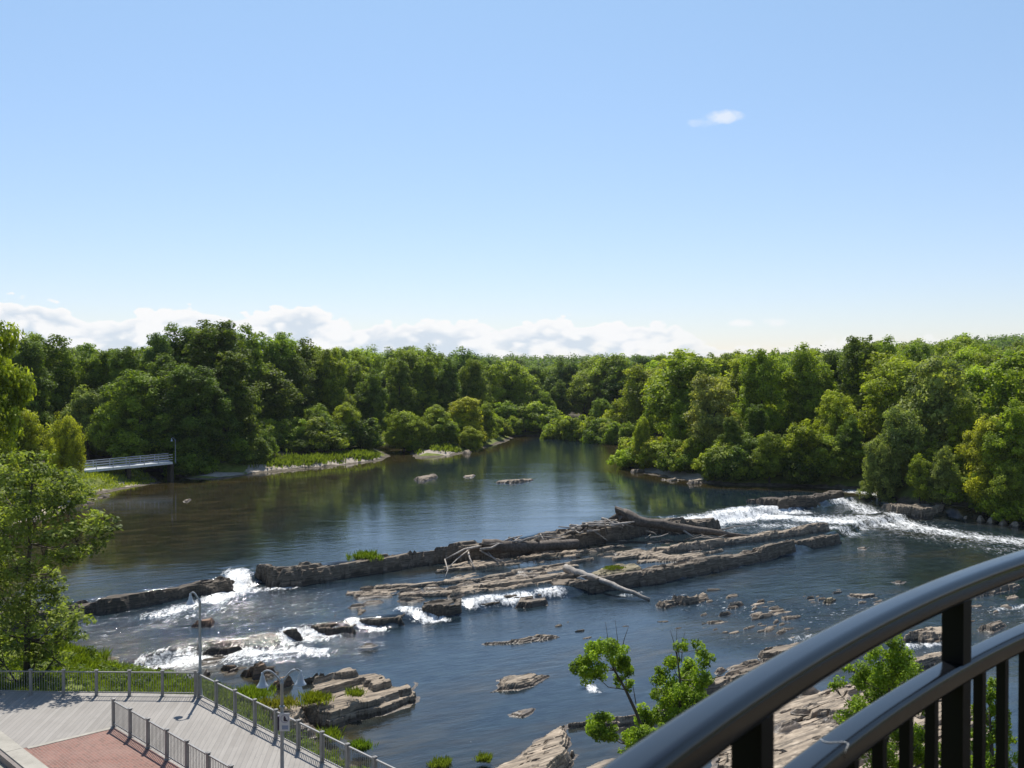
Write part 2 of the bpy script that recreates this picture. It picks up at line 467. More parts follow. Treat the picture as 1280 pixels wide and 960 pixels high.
def build_ground():
    xs = axis(-95, 100, .9, -5200, 5200); ys = axis(14, 262, .9, -400, 6500)
    X, Y, Fc = grid(xs, ys)
    Z, sd = ground_z(X, Y)
    sand = np.zeros(len(X))
    for pts, r, h in SANDBARS:
        sand = np.maximum(sand, sstep(r + .9, r - .5, line_dist(X, Y, pts) + 1.3 * fbm(X / 2.2, Y / 2.2, 15, 3)))
    mud = sstep(1.9, .5, np.abs(sd) + .5 * fbm(X / 1.5, Y / 1.5, 6, 3)); mud = np.where(sd < 0, 1, mud); mud = np.where((Y < 37) & (X > -6), 1, mud)  # unseen ground by the building set dark too, to dim rail reflections
    forest = sstep(4, 9, sd) * (Y > 60)
    gb = poly_sd(X, Y, GRASSY); forest = np.where(gb > -2, 0, forest)
    me = mesh_np('ground', np.stack([X, Y, Z], 1), Fc, GROUND, True, {'sand': sand, 'forest': forest, 'mud': mud})
    return tag(obj('ground', me), kind='structure')

GRASSY = [(-75, 100), (-52, 108), (-53, 126), (-51, 138), (-47, 146), (-50, 150), (-58, 149), (-72, 140)]

# foam streaks: pixel polyline, level, width m, strength
FOAM = [([(296, 724), (300, 733), (285, 742), (262, 752)], L1, 1.3, 1.05), ([(318, 737), (285, 745), (240, 757), (195, 768)], L1, 1.3, .75),
        ([(300, 745), (260, 765), (215, 775)], L1, 1.8, .45), ([(330, 738), (365, 734)], L1, .7, .8),
        ([(185, 838), (230, 826), (300, 818), (370, 812), (400, 816)], L0, 1.15, .92), ([(215, 832), (290, 826), (360, 822)], L0, 1.0, .66),
        ([(362, 797), (385, 794), (418, 791)], L0 + .1, .7, .95), ([(360, 803), (420, 796)], L0, .8, .8), ([(440, 786), (458, 787), (475, 788)], L0, .6, .9),
        ([(505, 771), (530, 775), (550, 773)], L0 + .1, .8, 1.0), ([(585, 763), (610, 758), (640, 755), (660, 751)], L0, .9, .95), ([(678, 748), (700, 746)], L0, .7, .85),
        ([(858, 657), (900, 652), (950, 645), (1000, 648), (1060, 652)], L1, 2.6, 1.05), ([(900, 648), (945, 641), (1000, 640)], L1, 1.8, 1.0),
        ([(1035, 629), (1065, 630), (1085, 640)], L1, 2.0, .85), ([(1150, 668), (1220, 680), (1300, 695)], L0, 5, .42), ([(1068, 620), (1100, 624), (1125, 631), (1140, 637)], L1, 2.2, 1.0), ([(1050, 655), (1100, 655), (1150, 661), (1200, 668), (1290, 679)], L0, 3.4, .80),
        ([(1120, 650), (1135, 655), (1180, 664)], L0, 1.8, .95), ([(960, 657), (1060, 660)], L1, 2.0, .7),
        ([(738, 858), (745, 864)], L0, .45, .9), ([(1130, 808), (1165, 806), (1190, 804)], L0, .6, .75), ([(990, 800), (1020, 794)], L0, .6, .6),
        ([(630, 688), (655, 687)], L1, .5, .7), ([(780, 744), (800, 740)], L0, .5, .6), ([(1250, 762), (1290, 756)], L0, .5, .7)]
CHOP = [([(120, 790), (250, 770), (380, 750)], L1, 9, .58), ([(420, 745), (560, 735), (660, 728)], L1, 5, .45), ([(170, 835), (420, 805)], L0, 5, .6),
        ([(440, 800), (700, 770), (800, 745)], L0, 5, .30), ([(450, 830), (640, 830), (900, 800)], L0, 7, .16),
        ([(860, 750), (1000, 770), (1130, 755), (1280, 770)], L0, 4.5, .70), ([(900, 720), (1100, 690), (1250, 690)], L0, 8, .38), ([(900, 660), (1100, 640), (1160, 650)], L1, 5, .8), ([(1100, 665), (1290, 690)], L0, 5, .45),
        ([(1080, 830), (1180, 810), (1280, 800)], L0, 4, .6), ([(940, 800), (1030, 790)], L0, 3, .6), ([(760, 650), (880, 650)], L2, 3, .2), ([(715, 546), (690, 575), (640, 610), (570, 655), (500, 690)], L2, 13, .09)]

def build_water():
    xs = axis(-34, 62, .26, -75, 115, 1.06); ys = axis(36, 128, .30, 28, 262, 1.03)
    X, Y, Fc = grid(xs, ys)
    sd = poly_sd(X, Y, RIVER)
    ok = sd > -3.0
    keep = ok[Fc].any(1)
    Fc = Fc[keep]
    used = np.zeros(len(X), bool); used[Fc.ravel()] = True
    idx = np.cumsum(used) - 1
    X, Y, sd = X[used], Y[used], sd[used]; Fc = idx[Fc]
    Z = level(X, Y)
    foam = np.zeros(len(X)); chop = np.zeros(len(X))
    for pts, z, w, s in FOAM:
        w3 = [P(u, v, z)[:2] for u, v in pts]
        d = line_dist(X, Y, w3); foam = np.maximum(foam, s * np.exp(-(d / w) ** 2 * .9))
    for pts, z, w, s in CHOP:
        w3 = [P(u, v, z)[:2] for u, v in pts]
        d = line_dist(X, Y, w3); chop = np.maximum(chop, s * np.exp(-(d / w) ** 2 * .7))
    chop = np.maximum(chop, foam * .65)
    up = sstep(-1, 1.5, Y - yA(X))
    base = .10 * (1 - up) + .0 * up
    chop = np.maximum(chop, base)
    ca, sa = math.cos(STRIKE), math.sin(STRIKE)
    s_, t_ = X * ca + Y * sa, -X * sa + Y * ca
    wave = (.17 * fbm(s_ / 2.6, t_ / 1.1, 3, 4, .55)) * chop * sstep(.12, .6, chop) + .26 * fbm(s_ / 1.2, t_ / .9, 9, 3) * np.clip(foam, 0, 1)
    shal = sstep(6, 1, sd) * .5 + .35 * (1 - up) * sstep(.05, .4, fbm(s_ / 9, t_ / 5, 61, 3)) + .6 * (1 - up) * sstep(-.05, .35, fbm(s_ / 14, t_ / 4, 21, 3)) * (Y < 62) + up * sstep(-16, -34, X - .12 * (Y - 100)) * .75 + up * sstep(7, 2.5, sd) * .7
    me = mesh_np('river_water', np.stack([X, Y, Z + wave], 1), Fc, WATER, True, {'foam': foam, 'chop': chop, 'shallow': np.clip(shal, 0, 1)})
    return tag(obj('river_water', me), kind='structure')

# ------------------------------------------------------------------ rocks
def rock_mesh(name, front, back, lv, H, seed, step=.17, res=.14, tilt=.65, ew=.35, wob=.35, wetline=.12, strike=None, origin=(0, 0), cracks=1.0, rough=1.0):
    """layered ledge between two plan polylines; front edge is the high, broken one"""
    front = [np.array(p[:2], float) for p in front]; back = [np.array(p[:2], float) for p in back]
    poly = front + back[::-1]
    pa = np.array(poly)
    ang = STRIKE if strike is None else strike
    ca, sa = math.cos(ang), math.sin(ang)
    def loc(p): return np.array([p[0] * ca + p[1] * sa, -p[0] * sa + p[1] * ca])
    lf = [loc(p) for p in front]; lb = [loc(p) for p in back]; lp = np.array(lf + lb[::-1])
    s0, t0 = lp.min(0) - .9; s1, t1 = lp.max(0) + .9
    S, T, Fc = grid(np.arange(s0, s1, res * 1.5), np.arange(t0, t1, res))
    w1 = fbm(S / 3.2, T / 1.4, seed, 4); w2 = fbm(S / .9, T / .5, seed + 11, 3)
    Tw = T + wob * (w1 + .45 * w2); Sw = S + wob * 1.6 * (fbm(S / 2, T / 1.2, seed + 5, 3) + .5 * w2)
    sd = poly_sd(Sw, Tw, [tuple(q) for q in lp])
    df = line_dist(Sw, Tw, lf); db = line_dist(Sw, Tw, lb)
    r = df / (df + db + 1e-6)
    h = H * sstep(-.05, ew, sd) * (1 - tilt * r) * (.82 + .42 * fbm(S / 5.5, T / 2.2, seed + 21, 3))
    h = h + rough * (.24 * H + .06) * fbm(S / 5.0, T / 1.1, seed + 33, 4, .5) * sstep(0, .8, sd)
    # joints across and along the bedding
    cr = np.abs(fbm(S / 4.2, T / .8, seed + 44, 3)); h = h - cracks * (.22 * H + .06) * sstep(.06, .0, cr) * sstep(.1, .5, sd)
    k = h / step + .22 * fbm(S / 2.4, T / .8, seed + 55, 2)
    kf = np.floor(k); fr = k - kf
    h2 = step * (kf + sstep(.84, 1.0, fr)) + .03 * fr
    h = .93 * h2 + .07 * h + .032 * fbm(S / .7, T / .30, seed + 66, 3)
    Z = lv - .45 + .45 * sstep(-.45, .02, sd) + np.where(sd > -.1, h, 0)
    X = S * ca - T * sa; Y = S * sa + T * ca
    keep = (sd[Fc] > -.5).any(1); Fc = Fc[keep]
    used = np.zeros(len(X), bool); used[Fc.ravel()] = True; idx = np.cumsum(used) - 1
    X, Y, Z = X[used] - origin[0], Y[used] - origin[1], Z[used]
    wet = sstep(lv + wetline + .14, lv + wetline - .08, Z)
    return mesh_np(name, np.stack([X, Y, Z], 1), idx[Fc], ROCK, False, {'wet': wet})

def rock(name, label, cat, front, back, lv, H, seed, shade=1.0, hb=None, group=None, col=None, **kw):
    """front and back in photo pixels; the back edge is seen at height hb"""
    hb = H * .35 if hb is None else hb
    f = [P(u, v, lv)[:2] for u, v in front]; b = [P(u, v, lv + hb)[:2] for u, v in back]
    dmin = kw.pop('dmin', .9 if kw.get('res', .14) > .1 else .45)
    fa = np.array(f); od = np.argsort(fa[:, 0])
    b = [np.array((q[0], max(q[1], float(np.interp(q[0], fa[od, 0], fa[od, 1])) + dmin))) for q in b]
    c = np.mean(np.array(f + b), 0)
    me = rock_mesh(name, f, b, lv, H, seed, origin=c, **kw)
    o = obj(name, me, None, (c[0], c[1], 0))
    col = col or (1, 1, 1)
    o.color = (shade * col[0], shade * col[1], shade * col[2], 1)
    return tag(o, label, cat, group)

# ------------------------------------------------------------------ trees
def unit(rng, n):
    v = rng.normal(size=(n, 3)); return v / np.linalg.norm(v, axis=1, keepdims=True)

def leaf_quads(C, N, size, rng, aspect=.62):
    """diamond leaves at centres C facing N"""
    n = len(C)
    a = np.cross(N, unit(rng, n)); a /= np.linalg.norm(a, axis=1, keepdims=True) + 1e-9
    b = np.cross(N, a)
    s = size[:, None]
    V = np.stack([C - a * s, C - b * s * aspect, C + a * s, C + b * s * aspect], 1).reshape(-1, 3)
    return V, np.arange(4 * n).reshape(-1, 4)

def clumps_to_mesh(name, cen, rads, outw, per, lsize, rng, mat, up=.45, flat=.75):
    n = len(cen)
    cnt = np.maximum(3, (per * (rads / rads.mean()) ** 2 * rng.uniform(.6, 1.35, n)).astype(int))
    I = np.repeat(np.arange(n), cnt)
    d = unit(rng, len(I)); rr = rng.uniform(.15, 1.0, len(I)) ** .55
    C = cen[I] + d * (rads[I] * rr)[:, None] * np.array([1, 1, flat])
    N = unit(rng, len(I)) * .75 + d * .45 + outw[I] * .35 + np.array([0, 0, up]); N /= np.linalg.norm(N, axis=1, keepdims=True)
    V, Fc = leaf_quads(C, N, lsize * rng.uniform(.6, 1.35, len(I)), rng)
    ct = rng.uniform(.1, .9, n)
    tint = np.clip(ct[I] + rng.normal(0, .16, len(I)), 0, 1)
    return mesh_np(name, V, Fc, mat, False, {'tint': np.repeat(tint, 4)})

def crown_lobes(kind, H, R, rng):
    L = []
    if kind == 'tall':            # cottonwood or maple, several upright heads
        n = 25
        for i in range(n):
            q = i / (n - 1); z = H * (.10 + .78 * q)
            prof = (math.sin(math.pi * min(1, .20 + .74 * q)) ** .6) * rng.uniform(.8, 1.12)
            a = i * 2.4 + rng.uniform(-.5, .5); ro = R * .66 * prof * rng.uniform(.45, 1.2)
            r = R * rng.uniform(.20, .43) * (.55 + .45 * prof)
            L.append((ro * math.cos(a), ro * math.sin(a), z + rng.normal(0, .04) * H, r, r * rng.uniform(.9, 1.9)))
        for i in range(7):
            a = rng.uniform(0, 6.28); ro = R * rng.uniform(.05, .42)
            L.append((ro * math.cos(a), ro * math.sin(a), H * rng.uniform(.82, .95), R * rng.uniform(.12, .22), H * rng.uniform(.07, .13)))
    elif kind == 'round':
        for i in range(15):
            q = rng.uniform(0, 1); z = H * (.24 + .60 * q); prof = math.sin(math.pi * (.22 + .66 * q))
            a = i * 2.4; ro = R * .6 * prof * rng.uniform(.7, 1.1); r = R * rng.uniform(.30, .48)
            L.append((ro * math.cos(a), ro * math.sin(a), z, r, r * rng.uniform(.75, 1.0)))
        L.append((0, 0, H * .82, R * .42, H * .15))
    elif kind == 'willow':        # broad, airy, drooping to the water
        for i in range(20):
            q = rng.uniform(0, 1); z = H * (.10 + .74 * q); prof = (1 - .55 * q)
            a = i * 2.4; ro = R * .72 * prof * rng.uniform(.5, 1.1); r = R * rng.uniform(.24, .40)
            L.append((ro * math.cos(a), ro * math.sin(a), z, r, r * rng.uniform(.9, 1.35)))
        L.append((0, 0, H * .84, R * .35, H * .13))
    elif kind == 'open':          # see-through maple, layered sprays
        for i in range(24):
            q = rng.uniform(0, 1); z = H * (.12 + .80 * q); prof = math.sin(math.pi * (.2 + .68 * q))
            a = i * 2.4; ro = R * .78 * prof * rng.uniform(.35, 1.1); r = R * rng.uniform(.17, .30)
            L.append((ro * math.cos(a), ro * math.sin(a), z, r * 1.2, r * rng.uniform(.45, .7)))
    elif kind == 'bush':
        for i in range(11):
            q = rng.uniform(0, 1); z = H * (.16 + .58 * q); a = i * 2.4; ro = R * .62 * (1 - .45 * q) * rng.uniform(.4, 1.1); r = R * rng.uniform(.28, .45)
            L.append((ro * math.cos(a), ro * math.sin(a), z, r, min(r, z * 1.0 + .2)))
    return L

def tree_proto(name, kind, H, R, seed, leaf=.30, per=34, crad=.85, dens=1.0, bark=None, trunk_r=None, mat=None, lean=(0, 0)):
    rng = np.random.default_rng(seed)
    lobes = crown_lobes(kind, H, R, rng)
    cen = []; rads = []; outw = []
    for (x, y, z, r, rz) in lobes:
        area = 4 * math.pi * r * (r + rz) / 2
        n = max(5, int(area * dens * .62 / (crad * crad)))
        d = unit(rng, n); rr = rng.uniform(.72, 1.10, n)[:, None]
        p = np.array([x, y, z]) + d * np.array([r, r, rz]) * rr
        rr2 = np.where(rng.uniform(0, 1, n) < .2, rng.uniform(1.08, 1.34, n), 1.0)[:, None]; p = np.array([x, y, z]) + (p - np.array([x, y, z])) * rr2
        inside = np.zeros(n, bool)
        for (x2, y2, z2, r2, rz2) in lobes:
            q = (p - np.array([x2, y2, z2])) / np.array([r2, r2, rz2]); inside |= (np.linalg.norm(q, axis=1) < .62)
        p = p[~inside]; d = d[~inside]
        p = p[p[:, 2] > .25]; d = d[:len(p)]
        cen.append(p); outw.append(d); rads.append(crad * rng.uniform(.4, 1.3, len(p)))
    cen = np.concatenate(cen); outw = np.concatenate(outw); rads = np.concatenate(rads)
    sh = np.array([lean[0], lean[1], 0.]); cen = cen + sh * (cen[:, 2:3] / H) ** 1.3
    crown = clumps_to_mesh('crown', cen, rads, outw, per, leaf, rng, mat or LEAF)
    mb = MB(); tr = trunk_r or H * .017 + .06
    path = []; rr = []
    for i in range(9):
        q = i / 8; path.append((rng.normal(0, .012 * H) * q + lean[0] * q ** 1.3, rng.normal(0, .012 * H) * q + lean[1] * q ** 1.3, H * .88 * q - .3)); rr.append(tr * (1 - .86 * q) * (1.35 if i == 0 else 1))
    mb.tube(path, rr, 8)
    for (x, y, z, r, rz) in lobes[::1 if kind == 'open' else 2]:
        zb = max(.12 * H, z - abs(math.hypot(x, y)) * 1.1); q = min(.95, (zb + .3) / (H * .88)); k = q * 8; i = min(7, int(k)); f = k - i
        b = np.array(path[i]) * (1 - f) + np.array(path[i + 1]) * f; e = np.array((x + lean[0] * (z / H) ** 1.3, y + lean[1] * (z / H) ** 1.3, z)); md = (b + e) / 2 + np.array((0, 0, -.05 * H * .3)); br = tr * (1 - .8 * q) * .5
        mb.tube([b, md, e], [br, br * .65, br * .2], 5)
    zz = np.sort(cen[:, 2] + rads * .5)
    return mb.mesh('trunk', bark or BARK), crown, float(zz[-max(2, len(zz) // 250)])

PROTO = {}
def protos():
    for k, kind, H, R in (('tall', 'tall', 20, 5.8), ('round', 'round', 14, 5.0), ('willow', 'willow', 13, 5.6), ('bush', 'bush', 4.0, 2.8)):
        PROTO[k] = [(tree_proto(k, kind, H, R * f, 100 + 17 * i + len(k) * 7, leaf=.19 if k != 'bush' else .13, per=62, crad=1.0 if k != 'bush' else .55)) for i, f in enumerate((1.0, .88, 1.12) if k != 'tall' else (1.0, .86, 1.12, .95))]
    PROTO['open'] = [tree_proto('open', 'open', 14, 4.6, 900, leaf=.15, per=60, crad=.75, dens=.9), tree_proto('open', 'open', 14, 4.2, 901, leaf=.15, per=60, crad=.75, dens=.8)]

GREENS = {'dark': (.112, .160, .028), 'mid': (.185, .248, .034), 'fresh': (.235, .292, .030), 'yellow': (.295, .322, .032), 'pale': (.225, .260, .080), 'blue': (.135, .195, .060)}
NAMES = {'tall': 'broadleaf_tree', 'round': 'maple_tree', 'willow': 'willow_tree', 'bush': 'shrub', 'open': 'ash_tree'}
_pc = {}
def tree(kind, x, y, H, green, label, group=None, wide=1.0, var=None, name=None, cat=None):
    v = (_pc.get(kind, 0) if var is None else var) % len(PROTO[kind]); _pc[kind] = _pc.get(kind, 0) + 1
    tm, cm, H0 = PROTO[kind][v]
    z = float(ground_z(np.array([x]), np.array([y]))[0][0])
    t = thing(name or NAMES[kind], label, cat or ('shrub' if kind == 'bush' else 'tree'), (x, y, z), group)
    s = H / H0; t.scale = (s * wide, s * wide, s); t.rotation_euler = (0, 0, random.uniform(0, 6.28))
    obj('trunk', tm, t)
    c = obj('crown', cm, t)
    g = GREENS[green]; j = random.uniform(.86, 1.16); c.color = (g[0] * j * random.uniform(.92, 1.1), g[1] * j, g[2] * j, 1)
    return t

def tree_px(kind, u, vtop, d, green, label, group=None, wide=1.0, **kw):
    q = Q(u, vtop, d); x = q[0]
    z = float(ground_z(np.array([x]), np.array([d]))[0][0])
    return tree(kind, x, d, max(1.0, q[2] - z), green, label, group, wide, **kw)

# ------------------------------------------------------------------ leafy stuff
def tufts(name, pts, hts, mat, rng, blades=14, w=.05, spread=.25, color=(.09, .14, .02)):
    n = len(pts); I = np.repeat(np.arange(n), blades); m = len(I)
    a = rng.uniform(0, 6.28, m); r = spread * np.sqrt(rng.uniform(0, 1, m))
    base = pts[I] + np.stack([r * np.cos(a), r * np.sin(a), np.full(m, -.03)], 1)
    h = hts[I] * rng.uniform(.5, 1.15, m); ln = rng.uniform(.1, .6, m) * h; a2 = a + rng.normal(0, .8, m)
    tip = base + np.stack([ln * np.cos(a2), ln * np.sin(a2), h], 1); mid = base + np.stack([ln * .35 * np.cos(a2), ln * .35 * np.sin(a2), h * .6], 1)
    b = a2 + 1.57; ww = w * rng.uniform(.6, 1.5, m); off = np.stack([ww * np.cos(b), ww * np.sin(b), np.zeros(m)], 1)
    V = np.stack([base - off * .5, base + off * .5, mid + off, tip, mid - off], 1).reshape(-1, 3)
    me = mesh_np(name, V, np.arange(5 * m).reshape(-1, 5), mat, False, {'tint': np.repeat(np.clip(rng.normal(.5, .22, m), 0, 1), 5)})
    o = obj(name, me); o.color = (*color, 1)
    return o

def leafy_mass(name, pts, rads, mat, rng, per=40, ls=.09, color=(.09, .14, .02), up=.6):
    me = clumps_to_mesh(name, pts, rads, unit(rng, len(pts)), per, ls, rng, mat, up=up, flat=.8)
    o = obj(name, me); o.color = (*color, 1)
    return o

# ================================================================== ASSEMBLY
build_ground(); build_water(); protos()

# ------------------------------------------------------------------ rock ledges
R_ = rock
R_('rock_ledge', 'long dark wet rock ledge behind the lamp post, holding back the calm brown pool', 'rock ledge',
   [(-90, 800), (0, 788), (60, 780), (110, 768), (160, 764), (215, 752), (240, 745), (268, 742), (288, 738)], [(288, 730), (240, 730), (190, 742), (110, 757), (40, 764), (-90, 772)][::-1], L1, 1.28, 11, shade=.40, res=.11, tilt=.22, hb=.75, dmin=2.4, step=.24, wob=.6, rough=1.5)
R_('rock_ledge', 'longest layered rock ridge, running from the white rapid up to the driftwood heap', 'rock ledge',
   [(312, 728), (350, 734), (392, 731), (440, 721), (500, 712), (560, 704), (610, 700), (690, 690), (760, 678), (810, 668), (870, 667), (905, 664)], [(905, 656), (850, 652), (790, 648), (735, 655), (660, 671), (600, 683), (520, 692), (450, 701), (380, 711), (318, 718)][::-1], L1, 1.6, 12, shade=.66, res=.12, tilt=.42, ew=.3, hb=.75, dmin=2.6, step=.27, wob=.6, rough=1.9)
R_('rock_ledge', 'dark wet ledge at the head of the white rapid under the shaded trees', 'rock ledge',
   [(940, 634), (975, 638), (1010, 634), (1055, 626)], [(1056, 617), (1010, 619), (970, 625), (938, 631)][::-1], L1 + .2, 1.35, 13, shade=.42, res=.15, tilt=.4, hb=.6, dmin=2.2)
R_('rock_slab', 'sloping brown slab on the far bank beside the white rapid', 'rock slab',
   [(1122, 646), (1160, 647), (1190, 642), (1214, 634)], [(1212, 626), (1180, 629), (1150, 635), (1124, 642)][::-1], L0 + .2, 1.3, 14, shade=.72, res=.15, tilt=.15, hb=.6, ew=.25, dmin=4.0)
R_('rock_ledge', 'long straight ledge with a black face, crossed by the bleached log at its near end', 'rock ledge',
   [(690, 743), (740, 741), (800, 732), (860, 722), (930, 707), (998, 691)], [(998, 682), (930, 694), (860, 708), (790, 721), (740, 731), (690, 738)][::-1], L0 + .05, 1.35, 15, shade=.64, res=.12, tilt=.3, hb=.95, ew=.25, wob=.3, dmin=2.6, rough=1.5)
R_('rock_ledge', 'short dark-faced ledge at the downstream end of the long straight ledge', 'rock ledge',
   [(996, 688), (1020, 685), (1050, 678)], [(1050, 668), (1020, 673), (994, 680)][::-1], L0 + .05, 1.25, 16, shade=.6, res=.13, tilt=.3, hb=.9, ew=.25, dmin=2.2)
R_('rock_ledge', 'ragged sunlit ridge between the fallen grey trunk and the long straight ledge', 'rock ledge',
   [(812, 692), (860, 690), (920, 681), (985, 672), (1036, 664)], [(1036, 656), (985, 659), (930, 667), (870, 677), (815, 685)][::-1], L1, .95, 17, shade=1.0, res=.13, tilt=.5, hb=.5, dmin=2.2)
R_('rock_shelf', 'broad flat shelf of thin tan rock layers between the ridge and the cascade blocks', 'rock shelf',
   [(432, 749), (500, 750), (560, 748), (620, 744), (690, 733), (735, 725)], [(738, 708), (680, 703), (610, 712), (560, 722), (500, 737), (430, 745)][::-1], L1 - .24, .46, 18, shade=1.12, res=.12, tilt=.35, step=.09, hb=.2, wob=.7, rough=2.4)
R_('rock_shelf', 'pale flat shelf below the dark driftwood trunk', 'rock shelf',
   [(540, 712), (590, 716), (650, 708), (710, 699), (765, 688)], [(768, 683), (700, 689), (640, 697), (590, 702), (545, 708)][::-1], L1 - .22, .46, 19, shade=1.12, res=.12, tilt=.3, step=.09, hb=.2, wob=.55, rough=2.2)
R_('rock_shelf', 'low broken shelf just behind the bleached log', 'rock shelf',
   [(742, 722), (770, 722), (800, 713)], [(798, 703), (768, 705), (740, 714)][::-1], L1, .5, 20, shade=.95, res=.12, tilt=.2, step=.1, hb=.3, wob=.45, rough=2, col=(.95, 1.0, .85))
R_('rock_shelf', 'low flat shelf beside the fallen trunk, scattered with thin slabs', 'rock shelf',
   [(770, 694), (815, 700), (850, 703), (885, 697)], [(880, 690), (840, 693), (800, 688), (772, 688)][::-1], L1, .38, 23, shade=1.0, res=.12, tilt=.2, step=.1, hb=.2, wob=.5, rough=2)
STRIPS = [([(548, 717), (600, 713), (652, 705)], .55, 'thin dark-edged rock strip directly below the bare branches of the dark trunk'),
          ([(468, 739), (540, 734), (600, 728), (642, 720)], .5, 'longest thin rock strip, along the left part of the broad flat shelf'),
          ([(500, 750), (560, 746), (612, 741)], .5, 'thin rock strip at the front lip of the broad flat shelf'),
          ([(600, 740), (660, 733), (722, 723)], .6, 'thin rock strip running up to the thick end of the bleached log'),
          ([(640, 718), (700, 710), (742, 702)], .5, 'thin rock strip behind the thick end of the bleached log'),
          ([(648, 702), (718, 695), (768, 688)], .5, 'pale thin rock strip below the driftwood heap'),
          ([(430, 746), (470, 743), (505, 739)], .4, 'low broken rock strip at the far left tip of the flat shelf'),
          ([(768, 702), (818, 697), (856, 688)], .5, 'thin rock strip in the shallow pool below the uprooted trunk'),
          ([(796, 706), (850, 702), (905, 691)], .45, 'thin rock strip right behind the long straight ledge')]
for i, (f, H, lab) in enumerate(STRIPS):
    R_('rock_ledge', lab, 'rock ledge', f, [(u, v - 1) for u, v in f], L1 - .08, H, 140 + i, shade=.92, res=.10, tilt=.5, ew=.16, wob=.38, hb=0, dmin=1.25, step=.15, rough=1.5, group='thin rock strips of the shelf')
# cascade blocks of the second ledge
BL = [((454, 784), (500, 782), (503, 776), (470, 773), 1.0, 'black block with a small white spill at its left end'),
      ((391, 792), (440, 790), (446, 785), (400, 780), .85, 'long low black block between two spills of white water'),
      ((345, 800), (368, 799), (372, 793), (352, 792), .8, 'small dark block at the left end of the cascade row'),
      ((536, 771), (572, 768), (576, 760), (542, 761), .95, 'black block standing between two white cascades'),
      ((578, 764), (618, 759), (622, 752), (584, 756), .55, 'low wet sill under a thin white cascade'),
      ((634, 753), (668, 750), (672, 744), (640, 745), .8, 'dark angular block just left of the long straight ledge'),
      ((655, 757), (676, 756), (680, 750), (660, 750), .5, 'small tan boulder in the foam below the cascade row')]
for i, (a, b, c, d, H, lab) in enumerate(BL):
    R_('rock_block', lab, 'rock block', [(a[0] - 9, a[1] + 1.5), ((a[0] + b[0]) / 2, (a[1] + b[1]) / 2 + 1.5), (b[0] + 8, b[1] + .3)], [(b[0] + 7, c[1] - 3), ((a[0] + b[0]) / 2, (c[1] + d[1]) / 2 - 2), (a[0] - 8, d[1] - 2)][::-1], L0 + .05, H * .86, 40 + i, shade=.42 if i != 6 else .8, res=.10, tilt=.05, ew=.2, wob=.30, hb=0, cracks=1, dmin=1.2, wetline=.3)
R_('rock_ledge', 'dark flat-topped ledge in the white rapid right of the lamp pole', 'rock ledge',
   [(252, 818), (285, 819), (303, 815), (310, 808)], [(300, 803), (275, 805), (250, 811)][::-1], L0 + .05, .8, 50, shade=.48, res=.09, tilt=.3, wob=.2, hb=.55, wetline=.3)
R_('rock_ledge', 'low dark rubble line leading from the flat-topped ledge to the cascade row', 'rock ledge',
   [(318, 806), (340, 806), (362, 801)], [(364, 796), (340, 798), (320, 801)][::-1], L0 + .05, .55, 51, shade=.45, res=.09, tilt=.2, wob=.3, hb=.3, wetline=.3)
R_('rock_slab', 'small reddish slab alone in the rapids behind the lamp pole', 'rock slab',
   [(238, 784), (268, 783), (270, 779)], [(262, 776), (240, 777)][::-1], L1, .55, 52, shade=.7, res=.08, tilt=.1, wob=.12, hb=.5, col=(1.1, .85, .75), ew=.2)
R_('rock_slab', 'dark tilted slab in the water beyond the fence near the tall weeds', 'rock slab',
   [(100, 822), (135, 826), (140, 820)], [(128, 812), (96, 817)][::-1], L0, .6, 53, shade=.45, res=.08, tilt=.3, wob=.2, hb=.35)
R_('rock_slab', 'long thin flat slab low in the middle of the lower pool', 'rock slab',
   [(604, 806), (640, 805), (672, 801), (700, 797)], [(700, 789), (665, 790), (640, 795), (604, 803)][::-1], L0, .34, 54, shade=.85, res=.07, tilt=.3, step=.10, wob=.3, hb=.3)
R_('rock_slab', 'layered flat slab with a pointed right end in the lower pool', 'rock slab',
   [(610, 864), (640, 864), (664, 859), (690, 844)], [(672, 840), (640, 839), (622, 842), (616, 856)][::-1], L0, .38, 55, shade=1.0, res=.06, tilt=.35, step=.10, wob=.3, hb=.3)
R_('rock_slab', 'small pale slab awash in the calm water below the pointed slab', 'rock slab',
   [(632, 897), (655, 896), (670, 890)], [(670, 879), (650, 883), (634, 892)][::-1], L0, .28, 56, shade=1.0, res=.06, tilt=.4, step=.1, wob=.25, hb=.2)
R_('rock_block', 'square-edged block with a flat pale top in the water below the bleached log', 'rock block',
   [(838, 752), (860, 757), (873, 755), (874, 747)], [(862, 741), (840, 740)][::-1], L0, .8, 57, shade=.85, res=.08, tilt=.1, wob=.12, hb=.8, ew=.2)
R_('rock_slab', 'flat wedge slab lying against the square-edged block', 'rock slab',
   [(820, 758), (836, 760), (852, 755)], [(848, 749), (822, 754)][::-1], L0, .42, 58, shade=.75, res=.08, tilt=.1, wob=.12, hb=.4, ew=.2)
R_('rock_outcrop', 'big stepped outcrop of tilted tan rock layers jutting from the bank below the boardwalk', 'rock outcrop',
   [(372, 910), (395, 914), (430, 908), (458, 900), (490, 890), (524, 876), (518, 862), (516, 850)], [(500, 843), (470, 838), (440, 836), (410, 842), (380, 850), (362, 872)][::-1], L0, .75, 60, shade=1.0, res=.06, tilt=-1.5, step=.36, wob=.40, hb=1.3, ew=.5, rough=1.3, cracks=.6, strike=rad(50))
R_('rock_slab', 'pale weathered slab among weeds between the fence and the stepped outcrop', 'rock slab',
   [(330, 908), (356, 918), (384, 908)], [(384, 876), (362, 866), (336, 872)][::-1], .55, .75, 59, shade=1.0, res=.06, tilt=.2, step=.25, wob=.4, hb=.5, ew=.5, rough=1.4)
